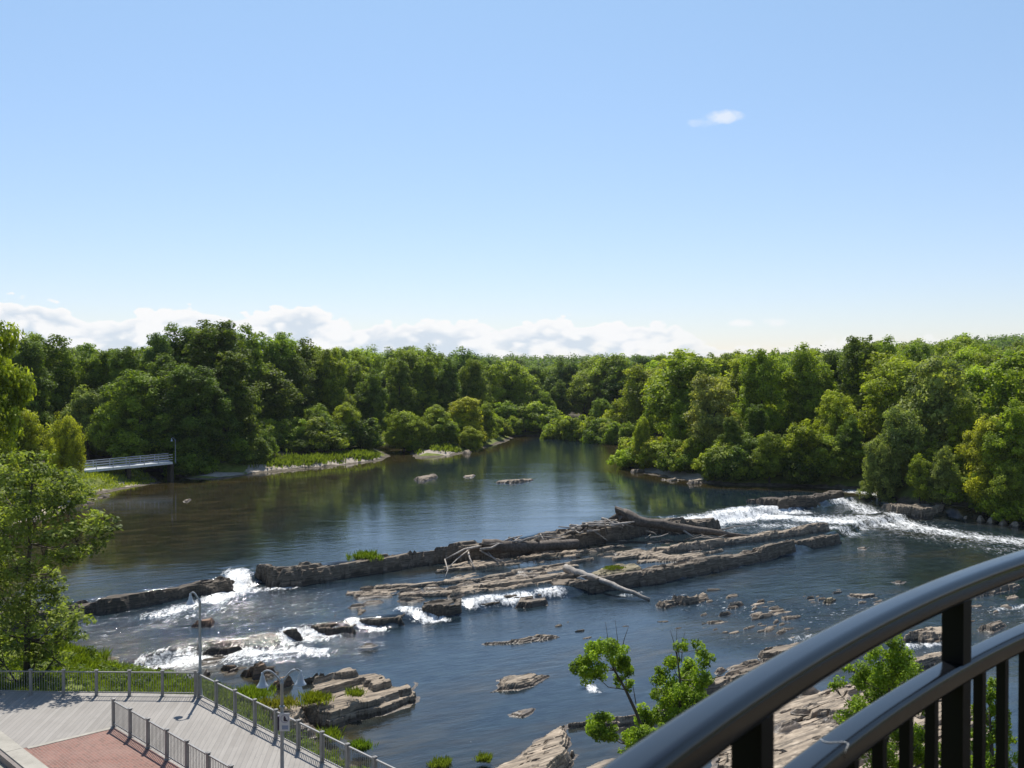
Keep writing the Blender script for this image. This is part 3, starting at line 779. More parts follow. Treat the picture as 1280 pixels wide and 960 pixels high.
R_('rock_outcrop', 'dark weathered block of rock at the back corner of the stepped outcrop', 'rock outcrop',
   [(372, 856), (400, 858), (432, 852)], [(430, 836), (405, 834), (378, 844)][::-1], L0, 1.4, 61, shade=.62, res=.07, tilt=.3, step=.3, wob=.4, hb=.9)
R_('rock_slab', 'large pale flat slab cut off by the bottom edge, left of the little spill', 'rock slab',
   [(560, 985), (640, 990), (700, 985), (708, 950), (712, 925), (704, 908)], [(690, 905), (660, 922), (630, 940), (600, 958)][::-1], L0, .75, 62, shade=1.12, res=.05, tilt=.5, step=.14, wob=.35, hb=.4, ew=.5)
R_('rock_ledge', 'pale ledge with a dark undercut front behind the two leafy saplings', 'rock ledge',
   [(712, 912), (745, 910), (790, 908), (840, 900), (890, 885)], [(885, 868), (840, 880), (790, 888), (745, 893), (716, 900)][::-1], L0, .8, 63, shade=1.02, res=.045, tilt=.35, step=.2, wob=.3, hb=.55, ew=.45, rough=.7)
R_('rock_ledge', 'stepped ledge of dark thin layers climbing from the saplings toward the upper rail', 'rock ledge',
   [(820, 890), (870, 878), (920, 862), (960, 846), (1010, 826)], [(1010, 806), (970, 818), (920, 836), (870, 850), (830, 866)][::-1], L0, .75, 64, shade=.8, res=.06, tilt=.4, step=.16, wob=.5, hb=.4)
R_('rock_ledge', 'overlapping thin slabs in the riffle just above the upper rail', 'rock ledge',
   [(945, 826), (975, 830), (1010, 818), (1030, 806)], [(1025, 795), (990, 800), (960, 808), (945, 818)][::-1], L0, .65, 65, shade=.78, res=.06, tilt=.4, step=.16, wob=.5, hb=.4)
R_('rock_slab', 'rounded pale slab at the bottom edge between the little pool and the saplings', 'rock slab',
   [(700, 985), (780, 990), (850, 985), (850, 950), (820, 935)], [(790, 930), (750, 940), (715, 955)][::-1], L0, .6, 66, shade=1.12, res=.05, tilt=.4, step=.14, wob=.4, hb=.35, ew=.5)
R_('boulder', 'small rounded grey boulder in the little pool beside the large pale slab', 'boulder',
   [(706, 949), (718, 951), (724, 944)], [(720, 935), (708, 938)][::-1], L0, .5, 67, shade=.95, res=.04, tilt=.0, step=.3, wob=.06, hb=.45, ew=.4, cracks=0)
R_('rock_shelf', 'wide cracked pale rock shelf seen through the gap between the two rails', 'rock shelf',
   [(900, 1010), (1000, 1030), (1120, 1020), (1230, 960), (1240, 905)], [(1200, 868), (1130, 850), (1060, 846), (1000, 862), (940, 890), (890, 930)][::-1], L0, .85, 68, shade=1.15, res=.05, tilt=.35, step=.26, wob=.5, hb=.4, ew=.8, rough=1.3, cracks=1.6)
R_('rock_ledge', 'tan rock shelf with a broken edge left of the wide post', 'rock ledge',
   [(1125, 800), (1160, 803), (1200, 800)], [(1200, 782), (1165, 778), (1135, 788)][::-1], L0, .7, 69, shade=1.0, res=.07, tilt=.3, step=.18, wob=.4, hb=.45)
R_('rock_ledge', 'tan rubble ledge in the foam behind the tall leafy sapling', 'rock ledge',
   [(1110, 840), (1160, 838), (1215, 832)], [(1215, 812), (1165, 816), (1120, 826)][::-1], L0, .6, 70, shade=1.0, res=.06, tilt=.3, step=.16, wob=.6, hb=.3, rough=2)
R_('rock_slab', 'dark slab pair just under the top rail right of the wide post', 'rock slab',
   [(1218, 746), (1245, 743), (1275, 734)], [(1272, 726), (1240, 731), (1216, 740)][::-1], L0, .6, 71, shade=.8, res=.08, tilt=.3, step=.18, wob=.3, hb=.35)
R_('rock_slab', 'brown slabs awash between the two rails right of the wide post', 'rock slab',
   [(1222, 790), (1245, 790), (1262, 782)], [(1258, 772), (1235, 775), (1220, 783)][::-1], L0, .5, 72, shade=.8, res=.07, tilt=.3, step=.15, wob=.4, hb=.3)
R_('rock_slab', 'pale green-brown boulder slab in the riffle right of centre', 'rock slab',
   [(1026, 754), (1040, 756), (1048, 751)], [(1044, 746), (1030, 747)][::-1], L0, .5, 73, shade=.95, res=.06, tilt=.2, wob=.1, hb=.35, col=(1, 1, .85), ew=.3)
R_('rock_slab', 'thin pale slab with a stone on it above the pale boulder slab', 'rock slab',
   [(1062, 746), (1080, 748), (1096, 745)], [(1082, 739), (1062, 742)][::-1], L0, .4, 74, shade=1.0, res=.06, tilt=.2, wob=.15, hb=.3, ew=.25)
R_('rock_slab', 'small pale slab lying alone in the smooth right-hand pool', 'rock slab',
   [(1072, 686), (1082, 688), (1086, 684)], [(1082, 682), (1072, 683)][::-1], L0, .4, 75, shade=1.0, res=.08, tilt=.2, wob=.1, hb=.3)
R_('rock_slab', 'flat dark stone barely above the water below the smooth right-hand pool', 'rock slab',
   [(1116, 729), (1128, 730), (1133, 727)], [(1130, 725), (1116, 726)][::-1], L0, .25, 76, shade=.7, res=.07, tilt=.2, wob=.1, hb=.2)
# upstream pool
R_('rock_slab', 'flat brown rock in the calm upper pool opposite the sand bar', 'rock slab',
   [(516, 600), (530, 602), (546, 597)], [(546, 592), (530, 594), (517, 597)][::-1], L2, .55, 77, shade=.9, res=.2, tilt=.3, wob=.3, hb=.3)
R_('rock_slab', 'small pale stone showing above the upper pool', 'rock slab',
   [(578, 597), (592, 597), (595, 594)], [(590, 592), (578, 594)][::-1], L2, .3, 78, shade=1.1, res=.2, tilt=.3, wob=.2, hb=.2)
R_('rock_ledge', 'thin line of rocks breaking the surface of the upper pool at mid river', 'rock ledge',
   [(618, 603), (640, 604), (668, 601)], [(668, 597), (640, 599), (620, 600)][::-1], L2, .35, 79, shade=.9, res=.2, tilt=.3, wob=.8, hb=.2, rough=2.5)
R_('boulder', 'small grey rock in the shaded bay in front of the footbridge', 'boulder',
   [(228, 627), (236, 628), (239, 625)], [(235, 623), (229, 624)][::-1], L2, .4, 80, shade=1.0, res=.12, tilt=.2, wob=.1, hb=.3)
R_('boulder', 'whitish rock at the water edge below the willow grove', 'boulder',
   [(578, 567), (586, 568), (592, 565)], [(588, 562), (580, 563)][::-1], L2, .8, 81, shade=1.25, res=.2, tilt=.2, wob=.2, hb=.6)
# stones on the right bank under the trees
for i, (u, v, w, h) in enumerate([(1206, 650, 14, .7), (1226, 652, 12, .8), (1240, 654, 12, .9), (1255, 656, 12, .8), (1270, 658, 12, .9)]):
    lab = ['pale flat boulder, first of the row at the foot of the shaded right bank', 'long pale boulder second in the row on the right bank', 'grey boulder in the middle of the row on the right bank', 'grey boulder fourth in the row on the right bank', 'last grey boulder of the row, at the right edge of the picture'][i]
    R_('boulder', lab, 'boulder', [(u - w / 2, v), (u, v + 2), (u + w / 2, v)], [(u + w / 2 - 2, v - 5), (u - w / 2 + 2, v - 5)][::-1], L0, h, 90 + i, shade=1.15, res=.12, tilt=.2, wob=.25, hb=h * .7, group='boulders along the right bank')
for i, (u, v, w) in enumerate([(795, 590, 16), (838, 600, 20), (868, 604, 22)]):
    R_('boulder', ['brown stones at the tip of the wooded point on the right bank', 'tan stones along the wooded point, below the pale willow', 'low tan stones at the water under the grey-green willow'][i], 'boulder', [(u - w / 2, v), (u, v + 1.5), (u + w / 2, v + 1)], [(u + w / 2, v - 3.5), (u - w / 2, v - 4)][::-1], L2, .6, 97 + i, shade=1.0, res=.2, tilt=.2, wob=.6, hb=.4, rough=2)
# brown boulders along the near bank
for i, (u, v, w, h, s) in enumerate([(165, 838, 26, .5, .6), (196, 842, 30, .6, .62), (222, 846, 28, .6, .55), (288, 838, 26, .6, .5), (312, 846, 36, 1.0, .8), (338, 842, 26, .7, .5), (352, 858, 26, .8, .95), (262, 842, 22, .45, .5)]):
    lab = ['dark wet stones at the head of the near-bank rubble', 'brown rubble behind the fence, left of the corner lamp post', 'dark wet rubble just left of the corner lamp pole', 'low black stones at the edge of the white rapid', 'reddish brown boulder on the bank right of the corner lamp', 'dark wet stones beside the reddish brown boulder', 'pale boulder among weeds behind the double lamp', 'low dark stones just right of the corner lamp pole'][i]
    R_('boulder', lab, 'boulder', [(u - w / 2, v), (u, v + 4), (u + w / 2, v)], [(u + w / 2 - 3, v - 8), (u - w / 2 + 3, v - 9)][::-1], L0, h, 110 + i, shade=s, res=.07, tilt=.2, wob=.4, hb=h * .6, rough=1.6, col=(1.1, .92, .8), wetline=.25)

# small stones: eight shapes copied about
STONES = []
for i in range(7):
    rg = np.random.default_rng(300 + i); n = 9
    L, Wd = rg.uniform(.8, 1.3), rg.uniform(.28, .5)
    pts = [(L * .5 * math.cos(a) * rg.uniform(.8, 1.15), Wd * .5 * math.sin(a) * rg.uniform(.75, 1.2)) for a in np.linspace(0, 2 * math.pi, n, endpoint=False)]
    pts = [(x * math.cos(STRIKE) - y * math.sin(STRIKE), x * math.sin(STRIKE) + y * math.cos(STRIKE)) for x, y in pts]
    fr = pts[4:] + pts[:1]; bk = pts[1:4][::-1]
    STONES.append(rock_mesh('stone', fr, bk, 0, rg.uniform(.22, .38), 310 + i, step=.09, res=.05, tilt=.4, ew=.12, wob=.08, cracks=.3, wetline=.06))
def stones(us, n, lv, sc, label, group, shade=.85, seed=1, jit=5, zoff=-.02):
    rg = np.random.default_rng(seed)
    for i in range(n):
        k = rg.integers(len(us) - 1); f = rg.uniform()
        u = us[k][0] * (1 - f) + us[k + 1][0] * f + rg.normal(0, jit * 2.2); v = us[k][1] * (1 - f) + us[k + 1][1] * f + rg.normal(0, jit)
        p = P(u, v, lv)
        o = obj('stone', STONES[rg.integers(len(STONES))], None, (p[0], p[1], lv + zoff))
        s = sc * rg.uniform(.5, 1.5); o.scale = (s * 1.15, s, s * rg.uniform(.45, .85)); o.rotation_euler = (0, 0, rg.normal(0, .22) + (math.pi if rg.uniform() < .3 else 0))
        q = shade * rg.uniform(.75, 1.25); o.color = (q, q, q, 1)
        tag(o, label, 'stone', group)
stones([(880, 748), (915, 752), (960, 762), (1000, 770)], 34, L0, 1.0, 'small flat stone in the riffle right of the square-edged block', 'small stones in the upper riffle', .95, 1, 7)
stones([(870, 775), (930, 785), (1000, 795)], 26, L0, .75, 'small stone poking through the lower riffle above the rail', 'small stones in the lower riffle', .9, 2, 6)
stones([(1000, 752), (1080, 748), (1120, 758)], 18, L0, .7, 'small stone around the pale slabs of the right riffle', 'small stones of the right riffle', .9, 3, 5)
stones([(850, 868), (910, 848), (960, 828), (1010, 800)], 34, L0, 1.0, 'thin slab piled along the dark stepped ledge above the rail', 'thin slabs along the stepped ledge', .9, 4, 6, .05)
stones([(1130, 775), (1200, 765), (1270, 755)], 22, L0, .9, 'stone in the fast water seen beside the wide rail post', 'stones in the fast water by the rail post', .9, 5, 8)
stones([(1225, 830), (1260, 815), (1290, 800)], 10, L0, .9, 'stone in the pool seen between the rail and the balusters', 'stones in the pool behind the balusters', .9, 6, 8)
stones([(440, 747), (520, 742), (600, 730), (680, 720)], 40, L1, .9, 'thin loose slab on the broad flat shelf of tan layers', 'loose slabs on the broad flat shelf', 1.05, 7, 6, .12)
stones([(580, 706), (660, 700), (740, 690), (830, 680)], 30, L1, .9, 'thin loose slab in the shallows below the driftwood', 'loose slabs below the driftwood', 1.0, 8, 5)
stones([(150, 838), (220, 842), (300, 838), (345, 848)], 26, L0, .8, 'dark wet stone in the rubble at the edge of the near rapid', 'wet stones at the edge of the near rapid', .5, 9, 5)
stones([(440, 735), (470, 738)], 5, L1, .8, 'small dark stone left of the broad flat shelf', 'dark stones left of the flat shelf', .5, 10, 4)
stones([(110, 790), (330, 770), (480, 800)], 8, L0 + .3, .7, 'small dark stone alone among the rapids', 'dark stones among the rapids', .45, 11, 10)
stones([(700, 795), (760, 780), (900, 770)], 10, L0, .55, 'tiny dark stone dotting the open lower pool', 'tiny stones in the lower pool', .55, 12, 9)
stones([(30, 655), (80, 640), (130, 620)], 18, L2, 1.1, 'pale stone on the shoreline below the grassy bank', 'stones on the grassy shoreline', 1.2, 13, 1.5)
stones([(690, 546), (745, 550), (772, 556)], 12, L2, 2.2, 'pale stone along the far bank below the row of bushes', 'stones along the far bank', 1.15, 14, .8)
stones([(950, 880), (1060, 900), (1150, 930)], 30, L0 + .45, .9, 'loose slab lying on the wide cracked shelf between the rails', 'loose slabs on the cracked shelf', 1.15, 15, 18, .05)

# ------------------------------------------------------------------ driftwood
def log(name, label, pts, r0, r1, mat, n=10, seed=1, wob=.12, branches=(), group=None):
    rg = np.random.default_rng(seed)
    c = np.array(pts[0], float); pts = [np.array(p, float) - c for p in pts]
    path = []; m = 14
    seg = np.linspace(0, len(pts) - 1, m)
    for i, s in enumerate(seg):
        k = min(len(pts) - 2, int(s)); f = s - k
        path.append(pts[k] * (1 - f) + pts[k + 1] * f + rg.normal(0, wob * r0, 3))
    rr = [r0 + (r1 - r0) * (i / (m - 1)) ** .9 for i in range(m)]
    mb = MB().tube(path, rr, n, jit=.14, rng=rg)
    root = mb.build(name, mat); root.location = c
    for a, b, ra in branches:
        a = np.array(a, float) - c; b = np.array(b, float) - c
        md = (a + b) / 2 + rg.normal(0, .12, 3)
        MB().tube([a, md, b], [ra, ra * .75, ra * .3], 6, jit=.1, rng=rg).build('branch', DRIFT, root)
    return tag(root, label, 'driftwood', group)
def D(u, v, z): return P(u, v, z)
log('driftwood_log', 'bleached pale log lying slanted across the long straight ledge into the water', [D(707, 711, 1.15), D(735, 720, 1.0), D(770, 732, .75), D(812, 750, .05)], .34, .12, DRIFT, seed=4, wob=.10, branches=[(D(735, 720, 1.0), D(722, 722, 1.1), .08)])
log('driftwood_log', 'thick dark fallen trunk resting on the ridge with bare roots at its left end', [D(604, 682, 2.0), D(640, 683, 1.9), D(680, 682, 1.8), D(722, 680, 1.7)], .54, .42, DRIFTD, seed=5, wob=.08, n=12,
    branches=[(D(604, 682, 2.0), D(556, 699, 1.6), .13), (D(590, 684, 1.9), D(556, 714, 1.0), .07), (D(584, 684, 1.85), D(594, 712, .8), .10), (D(600, 688, 1.6), D(634, 703, .9), .09), (D(610, 690, 1.5), D(626, 704, .8), .06), (D(556, 699, 1.6), D(556, 722, .7), .06)])
# the big root plate with its trunk sloping to the right
rt = log('driftwood', 'large grey uprooted trunk with a raised root plate, sloping right along the ridge', [D(778, 643, 3.1), D(800, 652, 2.5), D(850, 660, 1.9), D(895, 666, 1.5), D(940, 672, .9)], .66, .18, DRIFTD, seed=6, wob=.07, n=12,
    branches=[(D(850, 660, 1.9), D(872, 674, 1.0), .12), (D(880, 664, 1.6), D(935, 676, .7), .13), (D(895, 664, 1.6), D(945, 656, 2.2), .09), (D(820, 656, 2.2), D(850, 668, 1.2), .12)])
rg = np.random.default_rng(8)
base = np.array(D(780, 646, 2.9))
mbr = MB()
for i in range(11):
    a = rg.uniform(-2.2, 2.2); tip = base + np.array([-.5 * rg.uniform(.4, 1.6), rg.normal(0, .5), 0]) + np.array([rg.normal(0, .5), 0, rg.uniform(-.9, 1.25)])
    mbr.tube([base + (.35, 0, -.1), (base + tip) / 2 + rg.normal(0, .12, 3), tip], [.42, .26, .05], 7, jit=.15, rng=rg)
o = mbr.build('root_plate', DRIFTD); o.parent = rt; o.location = -np.array(rt.location)
def sticks(label, group, n, us, z, seed, L=(1.2, 3.2), r=(.05, .14)):
    rg = np.random.default_rng(seed)
    for i in range(n):
        u = rg.uniform(us[0], us[1]); v = us[2] + (us[3] - us[2]) * (u - us[0]) / (us[1] - us[0]) + rg.normal(0, 2.0)
        p = D(u, v, z + rg.uniform(-.1, .5)); l = rg.uniform(*L); a = rg.normal(.5, .7)
        e = np.array([l * math.cos(a), l * math.sin(a), rg.normal(0, .35)]); r0 = rg.uniform(*r)
        m = MB().tube([-e / 2, rg.normal(0, .08, 3), e / 2], [r0, r0 * .85, r0 * .4], 6, jit=.12, rng=rg)
        o = m.build('driftwood_stick', DRIFT if rg.uniform() < .85 else DRIFTD); o.location = p
        tag(o, label, 'driftwood', group)
sticks('bleached stick in the driftwood heap beside the root plate', 'sticks of the driftwood heap', 46, (718, 784, 662, 650), 2.25, 21, (1.2, 3.4), (.06, .17))
sticks('grey stick lying on the ridge between the dark trunk and the heap', 'sticks along the ridge', 20, (600, 730, 682, 664), 2.1, 22, (1, 2.8), (.05, .12))
sticks('thin grey stick lying below the sloping uprooted trunk', 'sticks below the uprooted trunk', 9, (800, 900, 668, 672), 1.0, 23, (1.2, 3), (.04, .1))
for a, b, r, lab in [((738, 662), (759, 676), .11, 'forked pale branch leaning out of the driftwood heap toward the shallows'), ((741, 661), (733, 673), .07, 'dark thin branch hanging from the driftwood heap'), ((783, 653), (792, 664), .08, 'short white branch propped against the root plate')]:
    log('driftwood_branch', lab, [D(a[0], a[1], 2.0), D((a[0] + b[0]) / 2, (a[1] + b[1]) / 2 - 1, 1.6), D(b[0], b[1], .85)], r, r * .5, DRIFT, 6, 31)

# ------------------------------------------------------------------ boardwalk, pavers, kerb
Cn = np.array((-13.75, 43.25)); D2 = np.array((.687, -.727)); D3 = np.array((.70, -.714)); E3 = np.array((-15.84, 39.55))
KF = np.array((-18.35, 37.3)); KD = np.array((.70, -.714))
LW = np.array((-46.0, 45.6))
C2e = Cn + D2 * 19.5; E3e = E3 + D3 * 16.0
off2 = np.array((.727, .687)) * .22
kl = KF - KD * 8.2
deck_poly = [tuple(LW + (0, .2)), (Cn[0] + .12, Cn[1] + .24), tuple(C2e + off2), tuple(E3e), tuple(E3), tuple(KF), tuple(kl), (-46, kl[1])]
mb = MB().prism(deck_poly, DECK - .28, DECK); o = mb.build('boardwalk', BOARDS); tag(o, kind='structure')
kx = KF + KD * 14
mb = MB().prism([tuple(E3), tuple(E3e), (-6.0, 26), tuple(kx), tuple(KF)], DECK - .30, DECK - .006); tag(mb.build('paved_path', BRICKS), kind='structure')
# concrete edging and kerb
def strip(name, a, b, w, z0, z1, mat, side=1):
    a = np.array(a, float); b = np.array(b, float); d = (b - a) / np.linalg.norm(b - a); n = np.array((-d[1], d[0])) * w * side
    mb = MB().prism([tuple(a), tuple(b), tuple(b + n), tuple(a + n)], z0, z1)
    return tag(mb.build(name, mat), kind='structure')
strip('path_edging', KF + KD * .02 + (.10, .09), E3 - (.06, .05), .20, DECK - .05, DECK + .012, CONC, -1)
strip('kerb', kl, KF - KD * .012, .62, DECK - .45, DECK + .018, CONC, -1)
strip('kerb', KF + KD * .012, kx, .62, DECK - .45, DECK + .018, CONC, -1)
kn = np.array((-KD[1], KD[0])) * -.62
strip('kerb_shaded_face', kl + kn, kx + kn, .16, DECK - .6, DECK - .03, CONCD, -1)  # outer side of the kerb, its shade put into a darker concrete
kn2 = kn * (.80 / .62)
mb = MB().prism([tuple(kl + kn2), tuple(kx + kn2), (kx[0] - 8, kx[1] - 3), (kl[0] - 12, kl[1] - 6)], DECK - .6, DECK - .30); tag(mb.build('road', ASPH), kind='structure')

# ------------------------------------------------------------------ fences
def post_mesh():
    m = MB().box((0, 0, .55), (.11, .11, 1.10)); m.box((0, 0, 1.115), (.145, .145, .03)); m.add([(-.06, -.06, 1.13), (.06, -.06, 1.13), (.06, .06, 1.13), (-.06, .06, 1.13), (0, 0, 1.165)], [(0, 1, 4), (1, 2, 4), (2, 3, 4), (3, 0, 4)])
    m.box((0, 0, .012), (.19, .19, .024)); return m.mesh('post', GREYP)
PM = post_mesh()
_panel = {}
def panel_mesh(L):
    k = round(L, 3)
    if k not in _panel:
        m = MB(); i = L - .11
        m.box((0, 0, 1.035), (i, .065, .045)); m.box((0, 0, .15), (i, .045, .045))
        n = int(round(i / .112))
        for q in range(1, n): m.box((-i / 2 + i * q / n, 0, .59), (.017, .017, .84))
        _panel[k] = m.mesh('panel', GREYP)
    return _panel[k]
def fence(label, a, b, n):
    a = np.array(a, float); b = np.array(b, float); d = b - a; L = np.linalg.norm(d) / n; rz = math.atan2(d[1], d[0]); d = d / np.linalg.norm(d)
    r = thing('metal_fence', label, 'fence', (a[0], a[1], DECK), 'grey metal fences of the boardwalk'); r.rotation_euler = (0, 0, rz)
    for i in range(n + 1): obj('post', PM, r, (L * i, 0, 0))
    for i in range(n): obj('panel', panel_mesh(L), r, (L * (i + .5), 0, 0))
    return r
fence('grey metal fence along the far side of the boardwalk, backed by tall weeds', Cn - (1.45 * 19, -.026 * 19 * 1.45), Cn + (-.0, 0), 19)
fence('grey metal fence slanting down from the corner lamp post past the stepped outcrop', Cn + D2 * .30, Cn + D2 * (.30 + 1.62 * 11), 11)
fence('grey metal fence nearest the viewer, between the boardwalk and the red pavers', E3, E3 + D3 * 1.56 * 10, 10)

# ------------------------------------------------------------------ lamp posts
def bell_mesh():
    return MB().lathe((0, 0, 0), [(.0, 0), (.055, -.005), (.065, -.05), (.06, -.12), (.085, -.15), (.10, -.22), (.135, -.34), (.185, -.43), (.245, -.50), (.25, -.52), (.235, -.52), (.17, -.42), (.0, -.38)], 20).mesh('lamp_shade', BELLP)
def lamp_post(label, x, y, arms, H=4.45, z=DECK, s=1.0):
    r = thing('lamp_post', label, 'lamp post', (x, y, z), None)
    MB().lathe((0, 0, 0), [(.0, 0), (.16, 0), (.16, .03), (.10, .06), (.095, .35), (.075, .40), (.062, 1.4), (.052, H - .2), (.07, H - .18), (.07, H - .12), (.05, H - .1), (.03, H), (.0, H + .02)], 14).build('pole', POLEP, r)
    MB().lathe((0, 0, H - .95), [(.058, 0), (.085, .01), (.085, .06), (.058, .07)], 12).build('collar', POLEP, r)
    for dx, dy in arms:
        L = math.hypot(dx, dy); ux, uy = dx / L, dy / L; path = []
        for i in range(9):
            q = i / 8; a = q * 1.45
            path.append((ux * L * (1 - math.cos(a)) / (1 - math.cos(1.45)) if False else ux * L * math.sin(a * .5) / math.sin(.725), uy * L * math.sin(a * .5) / math.sin(.725), H - .15 + .42 * math.sin(q * 2.2) / 1.0))
        e = path[-1]
        MB().tube(path, [.034] * 9, 8).build('arm', POLEP, r)
        obj('lamp_shade', bell_mesh(), r, (e[0], e[1], e[2] + .03)).scale = (.76, .76, .88)
    return r
lamp_post('grey lamp post with a single hooked bell lamp at the corner of the boardwalk fence', -13.52, 43.16, [(-.42, .05)], 4.28)
l2 = lamp_post('grey lamp post with two bell lamps and a small white sign, at the bottom edge', -7.42, 32.1, [(-.60, -.10), (.58, .10)], 4.25)
# its sign
sg = MB().box((.10, -.085, 2.86), (.33, .02, .58)).build('sign_panel', SIGNW, l2)
MB().box((-.10, -.02, 2.82), (.05, .16, .46)).build('sign_bracket', SIGND, l2)
ring = MB()
for i in range(20):
    a0, a1 = 2 * math.pi * i / 20, 2 * math.pi * (i + 1) / 20
    ring.bar((.11 + .125 * math.cos(a0), -.098, 2.97 + .125 * math.sin(a0)), (.11 + .125 * math.cos(a1), -.098, 2.97 + .125 * math.sin(a1)), .005, .022) if abs(math.cos((a0 + a1) / 2)) < 2 else 0
ring.build('sign_ring', SIGNL, sg)
mk = MB().lathe((0, 0, 0), [(.0, .04), (.03, .02), (.03, -.02), (.0, -.04)], 10)
mk.v = [(x * 1.0 + .105, -.099 + y * .1, z + 3.02) for x, y, z in mk.v]
mk.box((.11, -.099, 2.955), (.075, .006, .10)); mk.box((.145, -.099, 2.915), (.10, .006, .045)); mk.build('sign_figure', SIGND, sg)
MB().box((.12, -.097, 2.69), (.20, .004, .13)).build('sign_print', SIGNB, sg)

# ------------------------------------------------------------------ footbridge and its lamp
def footbridge():
    pts = [(-84, 122, 2.3), (-74, 129.5, 2.6), (-65.7, 135, 3.0), (-60, 138, 3.4), (-54.5, 141.7, 3.72), (-49.5, 144.8, 4.0)]
    c = np.array(pts[0]); pp = [np.array(p) - c for p in pts]
    r = thing('footbridge', 'long white-grey footbridge with metal railings curving over the creek mouth', 'footbridge', tuple(c))
    dn = np.array((-.52, .85, 0))
    dk = MB(); gd = MB()
    for a, b in zip(pp[:-1], pp[1:]): dk.bar(a, b, 2.6, .22)
    dk.build('deck', BRIDGEP, r)
    for s in (-1, 1):
        g = MB(); rl = MB(); o_ = dn * 1.32 * s
        for a, b in zip(pp[:-1], pp[1:]):
            g.bar(a + o_ + (0, 0, -.05), b + o_ + (0, 0, -.02), .10, .34)
            for h in (1.15, .78, .45): rl.bar(a + o_ + (0, 0, h), b + o_ + (0, 0, h), .07, .08)
        g.build('girder', WHITEM, r); rl.build('handrail', BRIDGEP, r)
        for a, b in zip(pp[:-1], pp[1:]):
            n = 3 if s < 0 else 3
            for i in range(n):
                p = a + (b - a) * i / n + o_; MB().box(p + (0, 0, .55), (.09, .09, 1.25)).build('post', BRIDGEP, r)
    for p, w in ((pp[4], .5), (pp[5], .5), (pp[2], .5)):
        MB().box(p + (0, 0, -1.5), (w, 1.9, 2.7), rad(32)).build('abutment', BARK, r)
    return r
footbridge()
lamp_post('distant grey lamp post at the far end of the footbridge', -49.6, 147.2, [(-.5, -.1)], 3.5, 3.6)

# ------------------------------------------------------------------ balcony railing
RC = np.array((4.45, -2.0)); RR = math.hypot(.551 - 4.45, 1.447 + 2.0)
DZ1, DZ2 = .36, .497
def arc(a, rr=RR): return np.array((RC[0] + rr * math.cos(a), RC[1] + rr * math.sin(a)))
def ang_of(x, y): return math.atan2(y - RC[1], x - RC[0])
aP1 = ang_of(.735, 1.64); aP2 = ang_of(.265, 1.092)
da = aP1 - aP2
A0, A1 = ang_of(-.75, -.9), ang_of(2.6, 2.9)
if A0 < 0: A0 += 2 * math.pi
if aP1 < 0: aP1 += 2 * math.pi
if aP2 < 0: aP2 += 2 * math.pi
rl = thing('balcony_railing', 'curved black balcony railing with two round rails, close to the viewer', 'railing', (float(arc(aP1)[0]), float(arc(aP1)[1]), CZ - 1.5))
def local(p): return tuple(np.array(p) - np.array(rl.location))
def sweep(name, dz, prof):
    """prof: (radial offset, height) loop swept along the arc"""
    n = 72; k = len(prof); vs = []
    for i in range(n + 1):
        a = A0 + (A1 - A0) * i / n
        for dr, dh in prof:
            p = arc(a, RR + dr); vs.append(local((p[0], p[1], CZ - dz + dh)))
    fs = [(i * k + j, i * k + (j + 1) % k, (i + 1) * k + (j + 1) % k, (i + 1) * k + j) for i in range(n) for j in range(k)]
    return MB().add(vs, fs, True).build(name, BLACKP, rl)
def rprof(w, h, r, n=6):
    out = []
    for cx, cy, a0 in ((w / 2 - r, h / 2 - r, 0), (-w / 2 + r, h / 2 - r, 90), (-w / 2 + r, -h / 2 + r, 180), (w / 2 - r, -h / 2 + r, 270)):
        for i in range(n + 1):
            a = rad(a0 + 90 * i / n); out.append((cx + r * math.cos(a), cy + r * math.sin(a)))
    return out
sweep('top_rail', DZ1, rprof(.047, .042, .0135))
sweep('lower_rail', DZ2, rprof(.041, .036, .0095))
for k in range(-3, 6):
    a = aP2 + da * k
    if not (min(A0, A1) < a < max(A0, A1)): continue
    p = arc(a)
    m = MB(); m.box((0, 0, -(1.5 - DZ1 - .012) / 2 - DZ1 - .012 + 1.5), (.035, .035, 1.5 - DZ1 - .012)); m.box((0, 0, .006), (.11, .11, .012))
    o = m.build('post', BLACKM, rl); o.location = (p[0] - rl.location[0], p[1] - rl.location[1], 0); o.rotation_euler = (0, 0, a)
    for j in range(1, 7):
        a2 = a + da * j / 7
        if not (min(A0, A1) < a2 < max(A0, A1)): continue
        p2 = arc(a2); h = 1.5 - DZ2 - .10
        b = MB().box((0, 0, .10 + h / 2), (.016, .016, h)).build('baluster', BLACKM, rl)
        b.location = (p2[0] - rl.location[0], p2[1] - rl.location[1], 0); b.rotation_euler = (0, 0, a2)
sweep('bottom_rail', 1.40, rprof(.040, .03, .006, 2))
# bird dropping on the lower rail
ab = ang_of(*(Q(1056, 935, 1.27)[:2])); ab += 2 * math.pi if ab < 0 else 0
mbd = MB(); rg = np.random.default_rng(5); path = []
for i in range(9):
    q = i / 8; th = rad(62 + 118 * q)
    pr = arc(ab + .0016 * math.sin(q * 9), RR + max(-.0212, min(.0212, .030 * math.cos(th)))); path.append(local((pr[0], pr[1], CZ - DZ2 + min(.0186, .026 * math.sin(th)))))
mbd.tube(path, [.0002, .0005, .0006, .0004, .0006, .0004, .0005, .0003, .0002], 6); mbd.build('bird_dropping', WHITEM, rl)
mb = MB().prism([(-14, -2.5), (45, -2.5), (45, -2.9), (-14, -2.9)], 2.0, CZ + 1.3); tag(mb.build('unseen_dark_wall', ASPHD), kind='structure')  # unseen wall added behind the camera to darken what the rails reflect
cp_ = [tuple(arc(A0 + (A1 - A0) * i / 30, RR + .02)) for i in range(31)]
